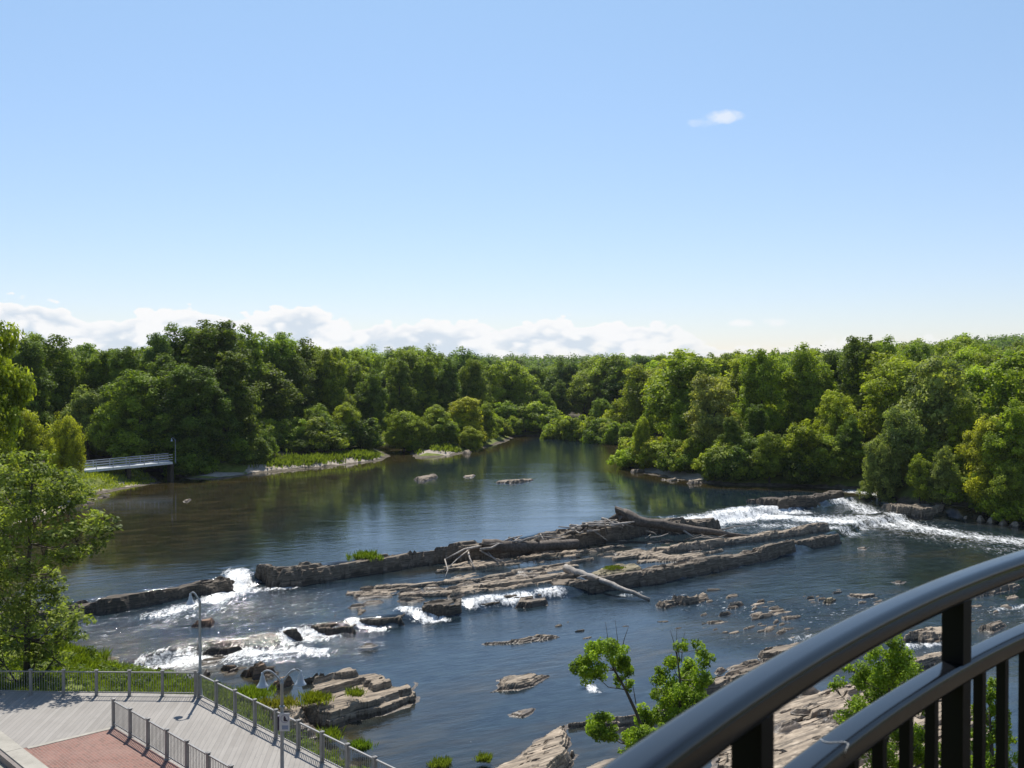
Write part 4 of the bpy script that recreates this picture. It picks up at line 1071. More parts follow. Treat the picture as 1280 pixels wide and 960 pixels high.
mb = MB().prism(cp_ + [(4.0, -2.45), (-1.6, -2.45)], CZ + 1.3, CZ + 1.5); tag(mb.build('unseen_shade_slab', ASPHD), kind='structure')  # unseen slab added overhead to shade the balcony and rail
# balcony slab behind the rail
n = 40; ap = [tuple(arc(A0 + (A1 - A0) * i / n, RR + .12)) for i in range(n + 1)]
mb = MB().prism(ap + [(4.0, -1.2), (2.0, -2.5)], CZ - 1.68, CZ - 1.5); tag(mb.build('balcony_floor', ASPHD), kind='structure')

# ------------------------------------------------------------------ trees one can tell apart
T = tree_px
LB = 'trees of the left bank forest'
# left bank, tall wall of trees
for u, v, d, k, g, w, lab in [
    (268, 400, 166, 'tall', 'dark', 1.15, 'tallest dark tree of the left bank forest, twin-topped against the clouds'),
    (308, 407, 178, 'tall', 'mid', .9, 'tall dark green tree just right of the tallest one on the left bank'),
    (232, 409, 172, 'tall', 'dark', 1.15, 'tall dark tree just left of the tallest one on the left bank'),
    (196, 416, 163, 'tall', 'blue', .8, 'bluish green pointed tree standing above the right end of the footbridge'),
    (345, 415, 194, 'tall', 'mid', 1.15, 'tall green tree on the falling right shoulder of the left bank forest'),
    (382, 424, 198, 'tall', 'dark', 1.15, 'dark tall tree above the bright round maple by the sand bar'),
    (412, 437, 196, 'tall', 'mid', .95, 'mid green tree behind the bright round maple by the sand bar'),
    (160, 433, 160, 'tall', 'dark', 1.0, 'dark wide tree above the middle of the footbridge'),
    (126, 438, 165, 'tall', 'mid', 1.0, 'mid green tree above the left part of the footbridge'),
    (88, 438, 175, 'tall', 'dark', 1.1, 'dark tree in the left forest behind the bright round tree by the path'),
    (48, 436, 170, 'tall', 'mid', 1.1, 'mid green tree at the far left behind the tall leafy tree'),
    (10, 438, 165, 'tall', 'dark', 1.1, 'dark tree at the left edge behind the tall leafy tree'),
    (175, 462, 152, 'tall', 'mid', 1.3, 'shaded green tree behind the footbridge lamp, lower than its neighbours'),
    (203, 444, 158, 'tall', 'dark', 1.1, 'dark lower tree rising from the creek beside the footbridge end'),
    (243, 458, 154, 'tall', 'dark', 1.35, 'dark tree overhanging the shaded shore right of the footbridge'),
    (286, 439, 160, 'tall', 'dark', 1.15, 'dark tree overhanging the shore at the left end of the sand bar'),
    (322, 455, 178, 'round', 'dark', 1.35, 'dark tree behind the grassy top of the sand bar'),
    (362, 446, 190, 'tall', 'dark', 1.2, 'shaded tree left of the bright round maple by the sand bar'),
    (110, 485, 155, 'round', 'pale', 1.0, 'soft grey-green tree behind the left part of the footbridge'),
    (140, 500, 152, 'round', 'mid', .9, 'small rounded green tree behind the footbridge'),
    (432, 503, 184, 'round', 'fresh', 1.05, 'bright green round maple at the right end of the sand bar'),
    (396, 506, 182, 'round', 'mid', 1.15, 'mid green rounded tree tucked beside the bright round maple'),
    (466, 462, 205, 'tall', 'dark', .95, 'dark tree behind the creek mouth'),
    (445, 455, 212, 'tall', 'mid', .95, 'mid green tree behind the bright round maple, left of the creek'),
    (500, 450, 216, 'tall', 'dark', .95, 'dark straight tree behind the island grove, right of the creek'),
    (530, 446, 224, 'tall', 'mid', .95, 'mid green tall tree above the left of the island grove'),
    (560, 448, 226, 'tall', 'dark', .95, 'dark tall tree above the middle of the island grove'),
    (590, 450, 234, 'tall', 'mid', .95, 'mid green tall tree above the right of the island grove'),
    (505, 513, 195, 'round', 'fresh', 1.25, 'bright round tree at the left end of the island grove'),
    (545, 506, 199, 'round', 'fresh', 1.25, 'bright leafy tree second from the left in the island grove'),
    (580, 497, 206, 'willow', 'yellow', 1.35, 'yellow-green willow forming the top of the island grove'),
    (606, 503, 212, 'willow', 'fresh', 1.0, 'fresh green willow leaning over the water at the island tip'),
    (588, 533, 198, 'willow', 'fresh', 1.3, 'low bright willow at the front of the island grove'),
    (562, 528, 196, 'round', 'mid', 1.4, 'shaded small tree at the front of the island grove')]:
    T(k, u, v, d, g, lab, LB, w)
# beside the path at the left
T('round', 84, 518, 122, 'yellow', 'bright yellow-green round tree beside the path at the near end of the footbridge', None, .56)
T('round', 24, 505, 112, 'yellow', 'pale yellow-green tree left of the bright round tree by the path', None, .8)
T('willow', -22, 485, 100, 'fresh', 'fresh green spreading tree at the left edge above the path', None, .7)
T('open', -14, 402, 80, 'fresh', 'tall leafy tree cut by the left edge, its ragged top against the clouds', None, .52, var=0)
T('tall', -34, 424, 76, 'fresh', 'tall fresh green tree mostly beyond the left edge of the picture', None, .55, var=1)
# right bank
RB = 'trees of the right bank'
for u, v, d, k, g, w, lab in [
    (1075, 420, 162, 'tall', 'dark', .95, 'tallest tree of the right bank, its twin tops clear against the sky'),
    (1110, 421, 166, 'tall', 'mid', .85, 'second tallest tree of the right bank, spire-topped'),
    (1150, 431, 168, 'tall', 'mid', .95, 'tall green tree right of the two tallest ones on the right bank'),
    (1040, 438, 172, 'tall', 'dark', 1.0, 'dark tree left of the two tallest ones on the right bank'),
    (1010, 446, 178, 'tall', 'mid', 1.05, 'mid green tree behind the big round bush-like tree at the rapid'),
    (975, 450, 184, 'tall', 'fresh', 1.0, 'fresh green tree right of the pale willow, second row'),
    (942, 452, 178, 'tall', 'mid', .95, 'leafy green tree close behind the pale grey-green willow'),
    (872, 459, 205, 'round', 'yellow', 1.05, 'yellow-green dome of a tree glowing above the others on the right bank'),
    (892, 468, 152, 'willow', 'pale', 1.05, 'big pale grey-green willow on the wooded point'),
    (856, 500, 158, 'willow', 'fresh', .75, 'fresh green willow left of the big pale willow'),
    (845, 478, 188, 'round', 'yellow', .85, 'yellowish round tree behind the wooded point'),
    (803, 523, 160, 'willow', 'yellow', .6, 'yellow-green small willow at the tip of the wooded point'),
    (834, 545, 155, 'willow', 'fresh', .65, 'low fresh green willow on the shore of the wooded point'),
    (866, 545, 149, 'round', 'fresh', .8, 'low bright tree on the shore below the big pale willow'),
    (915, 520, 143, 'tall', 'dark', 1.0, 'dark shaded tree at the shore right of the big pale willow'),
    (945, 505, 148, 'tall', 'dark', 1.0, 'dark tree between the pale willow and the round tree by the rapid'),
    (1002, 527, 139, 'round', 'fresh', 1.12, 'big round bright tree overhanging the dark water before the rapid'),
    (962, 540, 139, 'round', 'mid', .95, 'mid green round tree left of the big round one before the rapid'),
    (1044, 488, 146, 'round', 'fresh', .9, 'bright rounded tree high behind the big round one'),
    (1065, 520, 137, 'tall', 'dark', .95, 'dark tree filling the gap above the head of the rapid'),
    (1128, 508, 127, 'willow', 'pale', .85, 'pale silvery tree leaning over the white rapid'),
    (1100, 550, 126, 'willow', 'pale', .8, 'low silvery willow at the head of the white rapid'),
    (1160, 480, 140, 'tall', 'dark', .95, 'dark tall tree behind the silvery leaning one'),
    (1150, 570, 121, 'round', 'mid', .8, 'low green tree right of the silvery leaning one'),
    (1180, 560, 119, 'willow', 'pale', .8, 'pale green low tree above the sloping brown slab'),
    (1205, 495, 124, 'tall', 'fresh', 1.0, 'fresh green tall tree above the sloping brown slab'),
    (1190, 450, 152, 'tall', 'mid', 1.1, 'broad green tree in the second row above the sloping slab'),
    (1225, 455, 146, 'round', 'fresh', 1.1, 'bright broad-topped tree near the right edge, second row'),
    (1240, 520, 118, 'willow', 'yellow', .9, 'yellow-green tree with drooping sprays near the right edge'),
    (1268, 500, 115, 'tall', 'fresh', 1.0, 'fresh green tree cut by the right edge above the boulders'),
    (1262, 575, 113, 'round', 'mid', .85, 'low shaded tree over the row of boulders at the right edge'),
    (1225, 590, 116, 'willow', 'mid', .7, 'low dark green tree over the first boulders of the right bank'),
    (1275, 440, 150, 'tall', 'mid', 1.1, 'tall green tree at the right edge, third row'),
    (1300, 470, 122, 'tall', 'fresh', 1.0, 'tall fresh tree just past the right edge')]:
    T(k, u, v, d, g, lab, RB, w)
# far bend
for u, v, d, k, g, w, lab in [
    (655, 497, 252, 'round', 'fresh', 1.0, 'bright round tree at the left of the far bend'),
    (678, 488, 256, 'round', 'mid', 1.0, 'green round tree second from left at the far bend'),
    (640, 470, 268, 'tall', 'blue', 1.1, 'bluish tree behind the left of the far bend'),
    (700, 475, 262, 'tall', 'dark', 1.1, 'dark tree behind the middle of the far bend'),
    (730, 465, 266, 'round', 'mid', 1.35, 'big rounded green tree over the middle of the far bend'),
    (765, 475, 258, 'round', 'dark', 1.25, 'dark rounded tree over the right of the far bend'),
    (795, 470, 262, 'tall', 'mid', 1.2, 'mid green tree behind the right end of the far bend'),
    (752, 498, 246, 'round', 'mid', 1.1, 'lower green tree in front of the dark rounded one at the far bend'),
    (820, 500, 215, 'round', 'fresh', .8, 'fresh round tree between the far bend and the wooded point')]:
    T(k, u, v, d, g, lab, 'trees of the far bend', w)
for i in range(13):
    u = 688 + i * 8.2 + random.uniform(-2, 2)
    T('bush', u, 524 + random.uniform(-6, 8) + (i > 9) * 8, 238 - i * 2.2, random.choice(['pale', 'mid', 'fresh']), 'pale leafy bush in the row along the far bank of the bend', 'bushes along the far bank', 1.0)

# the rest of the woods, tree by tree
def placed(): return [(o.location.x, o.location.y) for o in COL.objects if o.type == 'EMPTY' and o.get('category') in ('tree',)]
def wood(poly, sp, hr, greens, kinds, label, group, seed, vis=None, mind=5.0):
    rg = np.random.default_rng(seed)
    pa = np.array(poly); occ = placed(); out = 0
    for yy in np.arange(pa[:, 1].min(), pa[:, 1].max(), sp):
        for xx in np.arange(pa[:, 0].min(), pa[:, 0].max(), sp):
            x = xx + rg.uniform(-.38, .38) * sp; y = yy + rg.uniform(-.38, .38) * sp
            if abs(x) > .56 * y + 6: continue
            if poly_sd(np.array([x]), np.array([y]), poly)[0] < 0: continue
            if poly_sd(np.array([x]), np.array([y]), RIVER)[0] > -3.5 or poly_sd(np.array([x]), np.array([y]), GRASSY)[0] > -2: continue
            if min(float(line_dist(np.array([x]), np.array([y]), SANDBARS[q][0])[0]) for q in (0, 1)) < 8: continue
            if any((x - a) ** 2 + (y - b) ** 2 < mind ** 2 for a, b in occ): continue
            occ.append((x, y))
            tree(kinds[rg.integers(len(kinds))], x, y, rg.uniform(*hr), greens[rg.integers(len(greens))], label, group, rg.uniform(.95, 1.25)); out += 1
    return out
nw = []
nw.append(wood([(-120, 152), (-64, 152), (-52, 164), (-40, 172), (-34, 182), (-40, 205), (-120, 205)], 8.5, (15, 19.5), ['dark', 'mid', 'mid', 'blue'], ['tall', 'tall', 'round'], 'green tree inside the left bank forest, behind the waterside row', 'inner trees of the left bank forest', 51))
nw.append(wood([(-150, 205), (-30, 205), (-20, 215), (-6, 226), (-2, 250), (-2, 300), (-150, 300)], 11.5, (16, 20), ['mid', 'mid', 'fresh', 'blue'], ['tall', 'round', 'tall'], 'green tree far back in the left forest, near the skyline', 'back trees of the left forest', 52))
nw.append(wood([(-4, 254), (120, 250), (150, 330), (-20, 330)], 11.5, (14, 18.5), ['mid', 'mid', 'blue', 'fresh'], ['tall', 'round', 'round'], 'green tree in the woods behind the far bend of the river', 'woods behind the far bend', 53))
nw.append(wood([(20, 158), (45, 140), (60, 122), (90, 120), (150, 250), (32, 250), (28, 200)], 9.5, (14, 18), ['mid', 'fresh', 'fresh', 'pale'], ['tall', 'round', 'willow', 'tall'], 'green tree inside the right bank woods, behind the waterside row', 'inner trees of the right bank woods', 54))
nw.append(wood([(62, 94), (72, 84), (100, 90), (100, 125), (58, 118)], 7.5, (12, 16), ['fresh', 'mid'], ['tall', 'round'], 'green tree just past the right end of the boulder row', 'trees past the boulder row', 55))
print('WOODS', nw)

# bushes on the shores
def bushes(label, group, us, n, dz, hr, greens, seed, back=(0, 4), wide=1.1):
    rg = np.random.default_rng(seed)
    for i in range(n):
        k = rg.integers(len(us) - 1); f = rg.uniform(); u = us[k][0] * (1 - f) + us[k + 1][0] * f; v = us[k][1] * (1 - f) + us[k + 1][1] * f
        p = P(u, v, dz); d = p[1] + rg.uniform(*back); x = p[0] * d / p[1]
        if poly_sd(np.array([x]), np.array([d]), RIVER)[0] > -.5: continue
        tree('bush', x, d, rg.uniform(*hr), greens[rg.integers(len(greens))], label, group, rg.uniform(.9, wide + .2))
bushes('leafy bush at the foot of the shaded left bank forest', 'bushes under the left forest', [(232, 597), (322, 589)], 18, L2, (2, 4.5), ['dark', 'mid'], 61, (1.5, 7))
bushes('green bush behind the creek mouth', 'bushes of the creek mouth', [(440, 556), (545, 556)], 12, L2, (1.6, 3.2), ['fresh', 'mid', 'yellow'], 62, (6, 14))
bushes('bush at the waterline of the island grove', 'bushes of the island grove', [(500, 568), (560, 565), (640, 547)], 24, L2, (2.5, 5), ['mid', 'fresh'], 63, (2, 7))
bushes('bush along the shore of the wooded point', 'bushes of the wooded point', [(786, 580), (800, 590), (900, 604)], 24, L2, (2.5, 5), ['mid', 'fresh', 'yellow'], 64, (2.5, 6))
bushes('dark bush on the shaded shore beside the rapid', 'bushes of the shaded right shore', [(905, 606), (1075, 612)], 34, L2, (2.5, 5), ['dark', 'mid'], 65, (1.5, 6))
bushes('bush hanging over the right bank above slab and boulders', 'bushes above the boulders', [(1110, 625), (1200, 640), (1290, 655)], 34, L1, (2.2, 5), ['mid', 'pale', 'fresh'], 66, (2, 6))
bushes('low bush behind the railing of the footbridge', 'bushes behind the footbridge', [(20, 590), (185, 570)], 12, 3.0, (1.4, 2.6), ['fresh', 'mid'], 67, (6, 12))
bushes('bush on the grassy bank below the footbridge', 'bushes on the grassy bank', [(-20, 660), (60, 630)], 9, L2 + 1, (1.4, 2.6), ['fresh', 'yellow'], 68, (3, 10))

rg = np.random.default_rng(69)
for i in range(16):
    f = i / 15; x = -47 + 20 * f + rg.normal(0, 1.2); y = 166 + 20 * f + rg.normal(0, 1.5)
    tree('bush', x, y, rg.uniform(3, 6), ['dark', 'mid'][i % 2], 'shaded bush between the sand bar grass and the left bank forest', 'bushes behind the sand bar', 1.2)
for i in range(8):
    p = P(636 + i * 7, 543, L2 + .5); tree('bush', p[0], p[1] + rg.uniform(4, 8), rg.uniform(4, 7), ['mid', 'fresh'][i % 2], 'rounded bush at the left end of the far bend', 'bushes at the left of the far bend', 1.3)
# ------------------------------------------------------------------ foreground trees and saplings
rg = np.random.default_rng(70)
# open tree behind the left end of the fence: branches traced as sprays, each with its own depth
def spray_tree(name, label, cat, base, trunk, sprays, leaf, per, color, seed, tr, mat=LEAF, bark=BARKG, bare=(), flat=.7, up=.5, nsub=9):
    """trunk: list of 3D points; sprays: list of (3D centre, radius)"""
    rg = np.random.default_rng(seed)
    b0 = np.array(base, float); r = thing(name, label, cat, tuple(b0))
    tk = [np.array(p, float) - b0 for p in trunk]
    mb = MB(); m = len(tk); mb.tube(tk, [tr * (1 - .8 * i / (m - 1)) for i in range(m)], 8, jit=.06, rng=rg)
    cen = []; rads = []
    for c, rr in sprays:
        c = np.array(c, float) - b0
        k = min(range(m), key=lambda i: np.linalg.norm((tk[i] - c) * (1, 1, .8)) + (4 if tk[i][2] > c[2] - .1 * rr else 0))
        a = tk[k]; md = (a + c) / 2 + np.array((0, 0, -.12 * np.linalg.norm(c - a))) + rg.normal(0, .04, 3)
        br = max(.010, tr * (1 - .8 * k / (m - 1)) * .45); mb.tube([a, md, c], [br, br * .7, br * .3], 5)
        n = nsub
        for q in range(n):
            e = c + unit(rg, 1)[0] * rr * rg.uniform(.45, 1.0); cen.append(e); rads.append(rr * rg.uniform(.28, .72)); mb.tube([md * .3 + c * .7, e], [br * .35, br * .15], 4)
    for path in bare:
        pp = [np.array(p, float) - b0 for p in path]; mb.tube(pp, [.014, .009, .004][:len(pp)], 4)
    mb.build('trunk', bark, r)
    cen = np.array(cen); rads = np.array(rads)
    c = obj('crown', clumps_to_mesh('crown', cen, rads, unit(rg, len(cen)), per, leaf, rg, mat, up=up, flat=flat), r); c.color = (*color, 1)
    return r

def zt(x, y): return float(ground_z(np.array([x]), np.array([y]))[0][0])
dA = 49.0
bx = Q(33, 800, dA)[0]; zb = zt(bx, dA)
trunkA = [(bx, dA, zb - .2)] + [Q(u, v, dA) for u, v in ((34, 800), (36, 760), (34, 720), (38, 680), (36, 640), (40, 605), (44, 575))]
spA = []
for (u, v, r) in [(45, 580, 20), (20, 590, 24), (70, 598, 22), (-8, 602, 26), (95, 612, 16), (40, 612, 22), (68, 628, 20), (10, 628, 24), (-25, 640, 26), (95, 640, 18), (118, 655, 16), (128, 668, 13), (45, 650, 20), (75, 662, 20), (105, 672, 18), (15, 668, 24), (-15, 690, 28),
                  (58, 690, 18), (84, 694, 16), (20, 705, 22), (-20, 725, 28), (60, 720, 16), (74, 735, 14), (10, 740, 22), (50, 752, 18), (78, 765, 20), (98, 775, 14), (30, 772, 22), (-10, 775, 28), (60, 790, 22), (90, 795, 18), (20, 800, 24), (74, 815, 18), (45, 822, 20), (0, 822, 26), (-35, 800, 30), (-40, 750, 30), (-45, 690, 30), (-40, 640, 24)]:
    spA.append((Q(u, v, dA + rg.uniform(-2.0, 2.0)), r * dA / F * 1.4))
spray_tree('ash_tree', 'airy pale-leaved young tree with a dark trunk just behind the fence at left', 'tree', (bx, dA, zb), trunkA, spA, .10, 62, (.18, .225, .06), 71, .17, flat=.55, up=.8)

def sapling(label, d, u0, stem, clumps, color, seed, bare=(), leaf=.033, tr=.075, cat='sapling'):
    b = Q(u0, 900, d); z = zt(b[0], d)
    rgs = np.random.default_rng(seed + 500)
    tk = [(b[0], d, z - .1), ((b[0] + Q(*stem[0], d)[0]) / 2, d + .1, (z + Q(*stem[0], d)[2]) / 2)] + [Q(u, v, d) for u, v in stem]
    sp = [(Q(u, v, d + rgs.uniform(-.6, .6)), r * d / F * 1.15) for u, v, r in clumps]
    bb = [[Q(u, v, d) for u, v in path] for path in bare]
    return spray_tree('sapling', label, cat, (b[0], d, z), tk, sp, leaf, 100, color, seed, tr, bare=bb, flat=.95, up=.4)
FR = (.19, .275, .04)
sapling('leaning sapling with a bare middle and leafy tips, left of the curved rail', 23.0, 850, [(840, 990), (812, 935), (795, 890), (782, 862), (768, 838), (758, 815)],
        [(742, 822, 17), (757, 812, 14), (733, 836, 13), (746, 846, 10), (765, 806, 8), (776, 824, 11), (781, 838, 9), (772, 850, 6), (786, 856, 6), (755, 906, 17), (764, 916, 10), (745, 910, 9), (806, 898, 13), (790, 920, 12), (812, 925, 16), (786, 940, 14), (800, 950, 16), (825, 945, 15), (830, 915, 12)],
        FR, 81, [[(770, 838), (760, 800), (757, 778)], [(776, 830), (772, 800), (769, 775)], [(772, 840), (780, 800), (786, 782)], [(795, 880), (792, 862), (790, 852)]])
sapling('dense leafy sapling with two upright tips, beside the leaning one', 23.6, 880, [(866, 985), (856, 930), (850, 890), (850, 850), (846, 815)],
        [(850, 804, 8), (874, 812, 11), (880, 826, 9), (876, 842, 10), (882, 852, 8), (842, 832, 12), (858, 838, 14), (830, 848, 13), (848, 855, 17), (866, 862, 15), (826, 866, 12), (842, 876, 19), (864, 884, 17), (828, 890, 12), (848, 900, 18), (868, 902, 14), (834, 912, 15), (852, 922, 15), (838, 934, 14)],
        FR, 82, [[(848, 830), (842, 802), (838, 788)], [(850, 828), (846, 800), (846, 786)], [(852, 828), (853, 805), (856, 790)]])
sapling('tall bright sapling seen between the two rails', 22.0, 1110, [(1108, 1010), (1106, 960), (1110, 910), (1112, 860), (1116, 815)],
        [(1117, 803, 12), (1104, 818, 14), (1126, 820, 13), (1094, 838, 16), (1118, 842, 20), (1140, 838, 12), (1080, 852, 12), (1102, 864, 20), (1130, 866, 18), (1082, 884, 18), (1112, 890, 20), (1146, 884, 14), (1066, 900, 15), (1094, 914, 20), (1128, 916, 20), (1074, 930, 18), (1106, 942, 20), (1140, 944, 18), (1158, 920, 12), (1164, 950, 15), (1180, 936, 10), (1130, 975, 20), (1050, 852, 7), (1042, 860, 6), (1062, 836, 7)], FR, 83)
sapling('slender bright sapling behind the balusters at the right edge', 21.0, 1240, [(1240, 1010), (1240, 960), (1238, 910), (1236, 870)],
        [(1234, 858, 11), (1244, 872, 10), (1228, 884, 12), (1250, 896, 11), (1240, 912, 14), (1222, 926, 12), (1256, 930, 12), (1240, 946, 15), (1264, 956, 13), (1224, 960, 14), (1250, 975, 14), (1206, 950, 10)], FR, 84)

# ------------------------------------------------------------------ grass and weeds
rg = np.random.default_rng(90)
def scatter(poly, n, rg, sdmin=.3):
    pa = np.array(poly); x = rg.uniform(pa[:, 0].min(), pa[:, 0].max(), n); y = rg.uniform(pa[:, 1].min(), pa[:, 1].max(), n)
    ok = (poly_sd(x, y, poly) > 0) & (poly_sd(x, y, RIVER) < -sdmin); x, y = x[ok], y[ok]
    z, sd = ground_z(x, y)
    return np.stack([x, y, z], 1), sd
bank = [(-44, 46.4), (Cn[0] - .6, Cn[1] + .7), (Cn[0] + .5, Cn[1] + .6), (-5.4, 34.8), (-3.5, 35.2), (-6.0, 42.6), (-9.4, 47.2), (-12.0, 50.8), (-15.5, 53.4), (-21, 56.0), (-26, 58.6), (-33, 60.8), (-44, 63)]
pts, sd = scatter(bank, 21000, rg, .9)
k = vnoise(pts[:, 0] / 1.3, pts[:, 1] / 1.3, 4); sel = k > .34; pts = pts[sel]; k = k[sel]
tag(tufts('weeds', pts, .16 + .45 * k ** 1.5, WEED, rg, 13, .020, .32, (.15, .20, .026)), 'tall bright green weeds growing on the bank behind the boardwalk fences', 'weeds', kind='stuff')
pts2, sd2 = scatter(bank, 2000, rg, 1.2); pts2[:, 2] += .25
tag(leafy_mass('undergrowth', pts2, rg.uniform(.2, .5, len(pts2)), WEED, rg, 34, .085, (.105, .15, .028)), 'broad-leaved undergrowth among the weeds behind the boardwalk fences', 'undergrowth', kind='stuff')
gp, sd = scatter(GRASSY, 5200, rg, 1.2)
tag(tufts('grass', gp, rg.uniform(.2, .5, len(gp)), WEED, rg, 7, .06, .5, (.22, .26, .04)), 'short sunlit grass on the bank below the footbridge', 'grass', kind='stuff')
gs = []
for seg, n in (([(-42.5, 160.5), (-36, 165), (-29, 174), (-26, 179)], 1500), ([(-19, 191.5), (-14, 193), (-11, 192.5)], 600)):
    for i in range(n):
        k = rg.integers(len(seg) - 1); f = rg.uniform(); x = seg[k][0] * (1 - f) + seg[k + 1][0] * f + rg.normal(0, 1.6); y = seg[k][1] * (1 - f) + seg[k + 1][1] * f + rg.normal(0, 1.5); gs.append((x, y))
gs = np.array(gs); z, sd = ground_z(gs[:, 0], gs[:, 1]); ok = sd > 1.5; gs3 = np.stack([gs[:, 0], gs[:, 1], z], 1)[ok & (fbm(gs[:, 0] / 2.0, gs[:, 1] / 2.0, 43, 3) > -.18)]
tag(tufts('grass', gs3, rg.uniform(.25, 1.1, len(gs3)), WEED, rg, 7, .10, .7, (.125, .165, .03)), 'bright grass fringe on top of the sand bars', 'grass', kind='stuff')
# tufts on the rocks: each one countable
def tuft(label, u, v, z, r, h, color, seed, name='grass_tuft'):
    rgt = np.random.default_rng(seed); c = P(u, v, z); n = int(30 * max(1, r / .5))
    p = rgt.normal(0, 1, (n, 2)) * r * .45; pp = np.stack([p[:, 0], p[:, 1] * .8, np.zeros(n)], 1)
    o = tufts(name, pp, rgt.uniform(.5, 1, n) * h, WEED, rgt, 16, .018 * max(1, c[1] / 55), .22, color); o.location = c
    return tag(o, label, 'grass tuft')
tuft('small bright green tuft growing on top of the long rock ridge', 458, 699, L1 + 1.0, 1.1, .8, (.13, .19, .03), 1)
tuft('rounded yellow-green grass cushion at the back of the stepped outcrop', 393, 876, 1.0, .75, .5, (.16, .19, .025), 2)
tuft('dry yellowish tuft on the pale stone below the outcrop grass cushion', 352, 880, 1.4, .7, .4, (.17, .17, .04), 3)
tuft('bright tuft at the water edge below the stepped outcrop', 412, 922, .25, .5, .55, (.15, .20, .03), 4)
tuft('leafy tuft in front of the last visible fence posts', 452, 936, .25, .4, .5, (.12, .19, .03), 5)
tuft('sparse grass blades at the bottom edge left of the large pale slab', 552, 956, .0, .45, .3, (.13, .17, .04), 6)
tuft('little reed tuft on the left tip of the large pale slab', 606, 950, .2, .25, .35, (.13, .17, .04), 7)
tuft('mossy green tuft on the low shelf behind the bleached log', 768, 710, L1 + .4, .7, .25, (.11, .14, .03), 8)
tuft('small tuft growing in the layers of the stepped outcrop', 446, 868, 1.1, .45, .35, (.14, .18, .03), 9)
tuft('bright leafy clump on the bank above the stepped outcrop', 318, 868, 1.5, 1.1, .45, (.15, .21, .03), 10)

# ------------------------------------------------------------------ far woods beyond about 330 m: one mass
def far_woods():
    rg = np.random.default_rng(99)
    C = []; Rr = []; O = []
    d = 330.0
    while d < 1900:
        sp = 8.5 + (d - 330) * .012
        n = int(1.16 * d / sp)
        x = (np.arange(n) + rg.uniform(-.4, .4, n)) / n * 1.16 * d - .58 * d; y = d + rg.uniform(-.45, .45, n) * sp * 1.3
        z, sd = ground_z(x, y)
        h = rg.uniform(14, 20, n) * (1 + .12 * fbm(x / 60, y / 60, 8, 2)); r = h * rg.uniform(.24, .36, n)
        nc = 22 if d < 600 else 12 if d < 1000 else 7
        for i in range(n):
            u = unit(rg, nc); u[:, 2] = np.abs(u[:, 2]) * 1.15 - .25
            C.append(np.array([x[i], y[i], z[i] + h[i] * .62]) + u * np.array([r[i], r[i], h[i] * .36]) * rg.uniform(.75, 1.05, (nc, 1))); O.append(u); Rr.append(np.full(nc, r[i] * (.34 if nc > 12 else .46)) * rg.uniform(.7, 1.2, nc))
        d += sp * 1.35
    C = np.concatenate(C); O = np.concatenate(O); Rr = np.concatenate(Rr)
    I = np.repeat(np.arange(len(C)), 11); m = len(I); dd = unit(rg, m)
    Pp = C[I] + dd * (Rr[I] * rg.uniform(.4, 1.0, m))[:, None]
    N = unit(rg, m) * .7 + dd * .5 + O[I] * .4 + np.array([0, 0, .45]); N /= np.linalg.norm(N, axis=1, keepdims=True)
    sz = .42 * (1 + (C[I][:, 1] - 330) / 900) * rg.uniform(.7, 1.4, m)
    V, Fc = leaf_quads(Pp, N, sz, rg, .75)
    tcol = np.clip(.5 + .55 * fbm(C[I][:, 0] / 14, C[I][:, 1] / 14, 12, 2) + rg.normal(0, .12, m), 0, 1)
    o = obj('far_forest', mesh_np('far_forest', V, Fc, LEAF, False, {'tint': np.repeat(tcol, 4)})); o.color = (.105, .158, .052, 1)
    return tag(o, 'continuous wooded hills on the horizon beyond the river bend', 'forest', kind='stuff')
far_woods()

# ------------------------------------------------------------------ sky, sun, air
SUN_EL, SUN_AZ = rad(57), rad(-7)        # azimuth measured from the view axis, negative to the left
W = bpy.data.worlds.new('World'); SC.world = W; W.use_nodes = True
t = NT(W)
SKY_STR = .122
sky = t.n('ShaderNodeTexSky'); sky.sky_type = 'NISHITA'; sky.sun_disc = False; sky.sun_elevation = SUN_EL; sky.sun_rotation = SUN_AZ
sky.altitude = 30; sky.air_density = 1.0; sky.dust_density = .12; sky.ozone_density = 1.6
tc = t.n('ShaderNodeTexCoord').outputs['Generated']
x, y, z = t.sep(tc)
az = t.math('ARCTAN2', x, y); el = t.math('ARCSINE', z)
cv = t.comb(t.math('MULTIPLY', az, 1.0), t.math('MULTIPLY', el, 1.75), 0.0)
big = t.noise(cv, 9.0, 5, .6, .2); fine = t.noise(cv, 30.0, 6, .62, .3)
vor = t.n('ShaderNodeTexVoronoi', feature='SMOOTH_F1'); vor.inputs['Scale'].default_value = 62; vor.inputs['Smoothness'].default_value = .5
t.link(t.mix(.025, cv, t.noise(cv, 25, 3, .5, out=1)), vor.inputs['Vector'])
puff = t.math('SUBTRACT', .6, vor.outputs['Distance'])
ENV = [(-80, 380), (60, 380), (85, 393), (108, 408), (140, 398), (175, 389), (230, 385), (258, 391), (300, 398), (335, 384), (400, 376), (422, 399), (455, 405), (480, 402), (520, 398), (580, 398), (612, 406), (636, 410), (660, 398), (692, 392), (725, 402), (770, 404), (800, 402), (832, 396), (858, 408), (880, 428), (930, 434), (1010, 430), (1050, 420), (1085, 430), (1180, 424), (1300, 426)]
rp = t.n('ShaderNodeValToRGB'); e = rp.color_ramp; e.interpolation = 'B_SPLINE'
def azn(u): return (math.atan((u - 640) / F) + .6) / 1.2
def eln(v): return math.atan((462 - v) / F) / .08
while len(e.elements) > 1: e.elements.remove(e.elements[-1])
for i, (u, v) in enumerate(ENV):
    q = e.elements[0] if i == 0 else e.elements.new(azn(u))
    q.position = azn(u); g = eln(v); q.color = (g, g, g, 1)
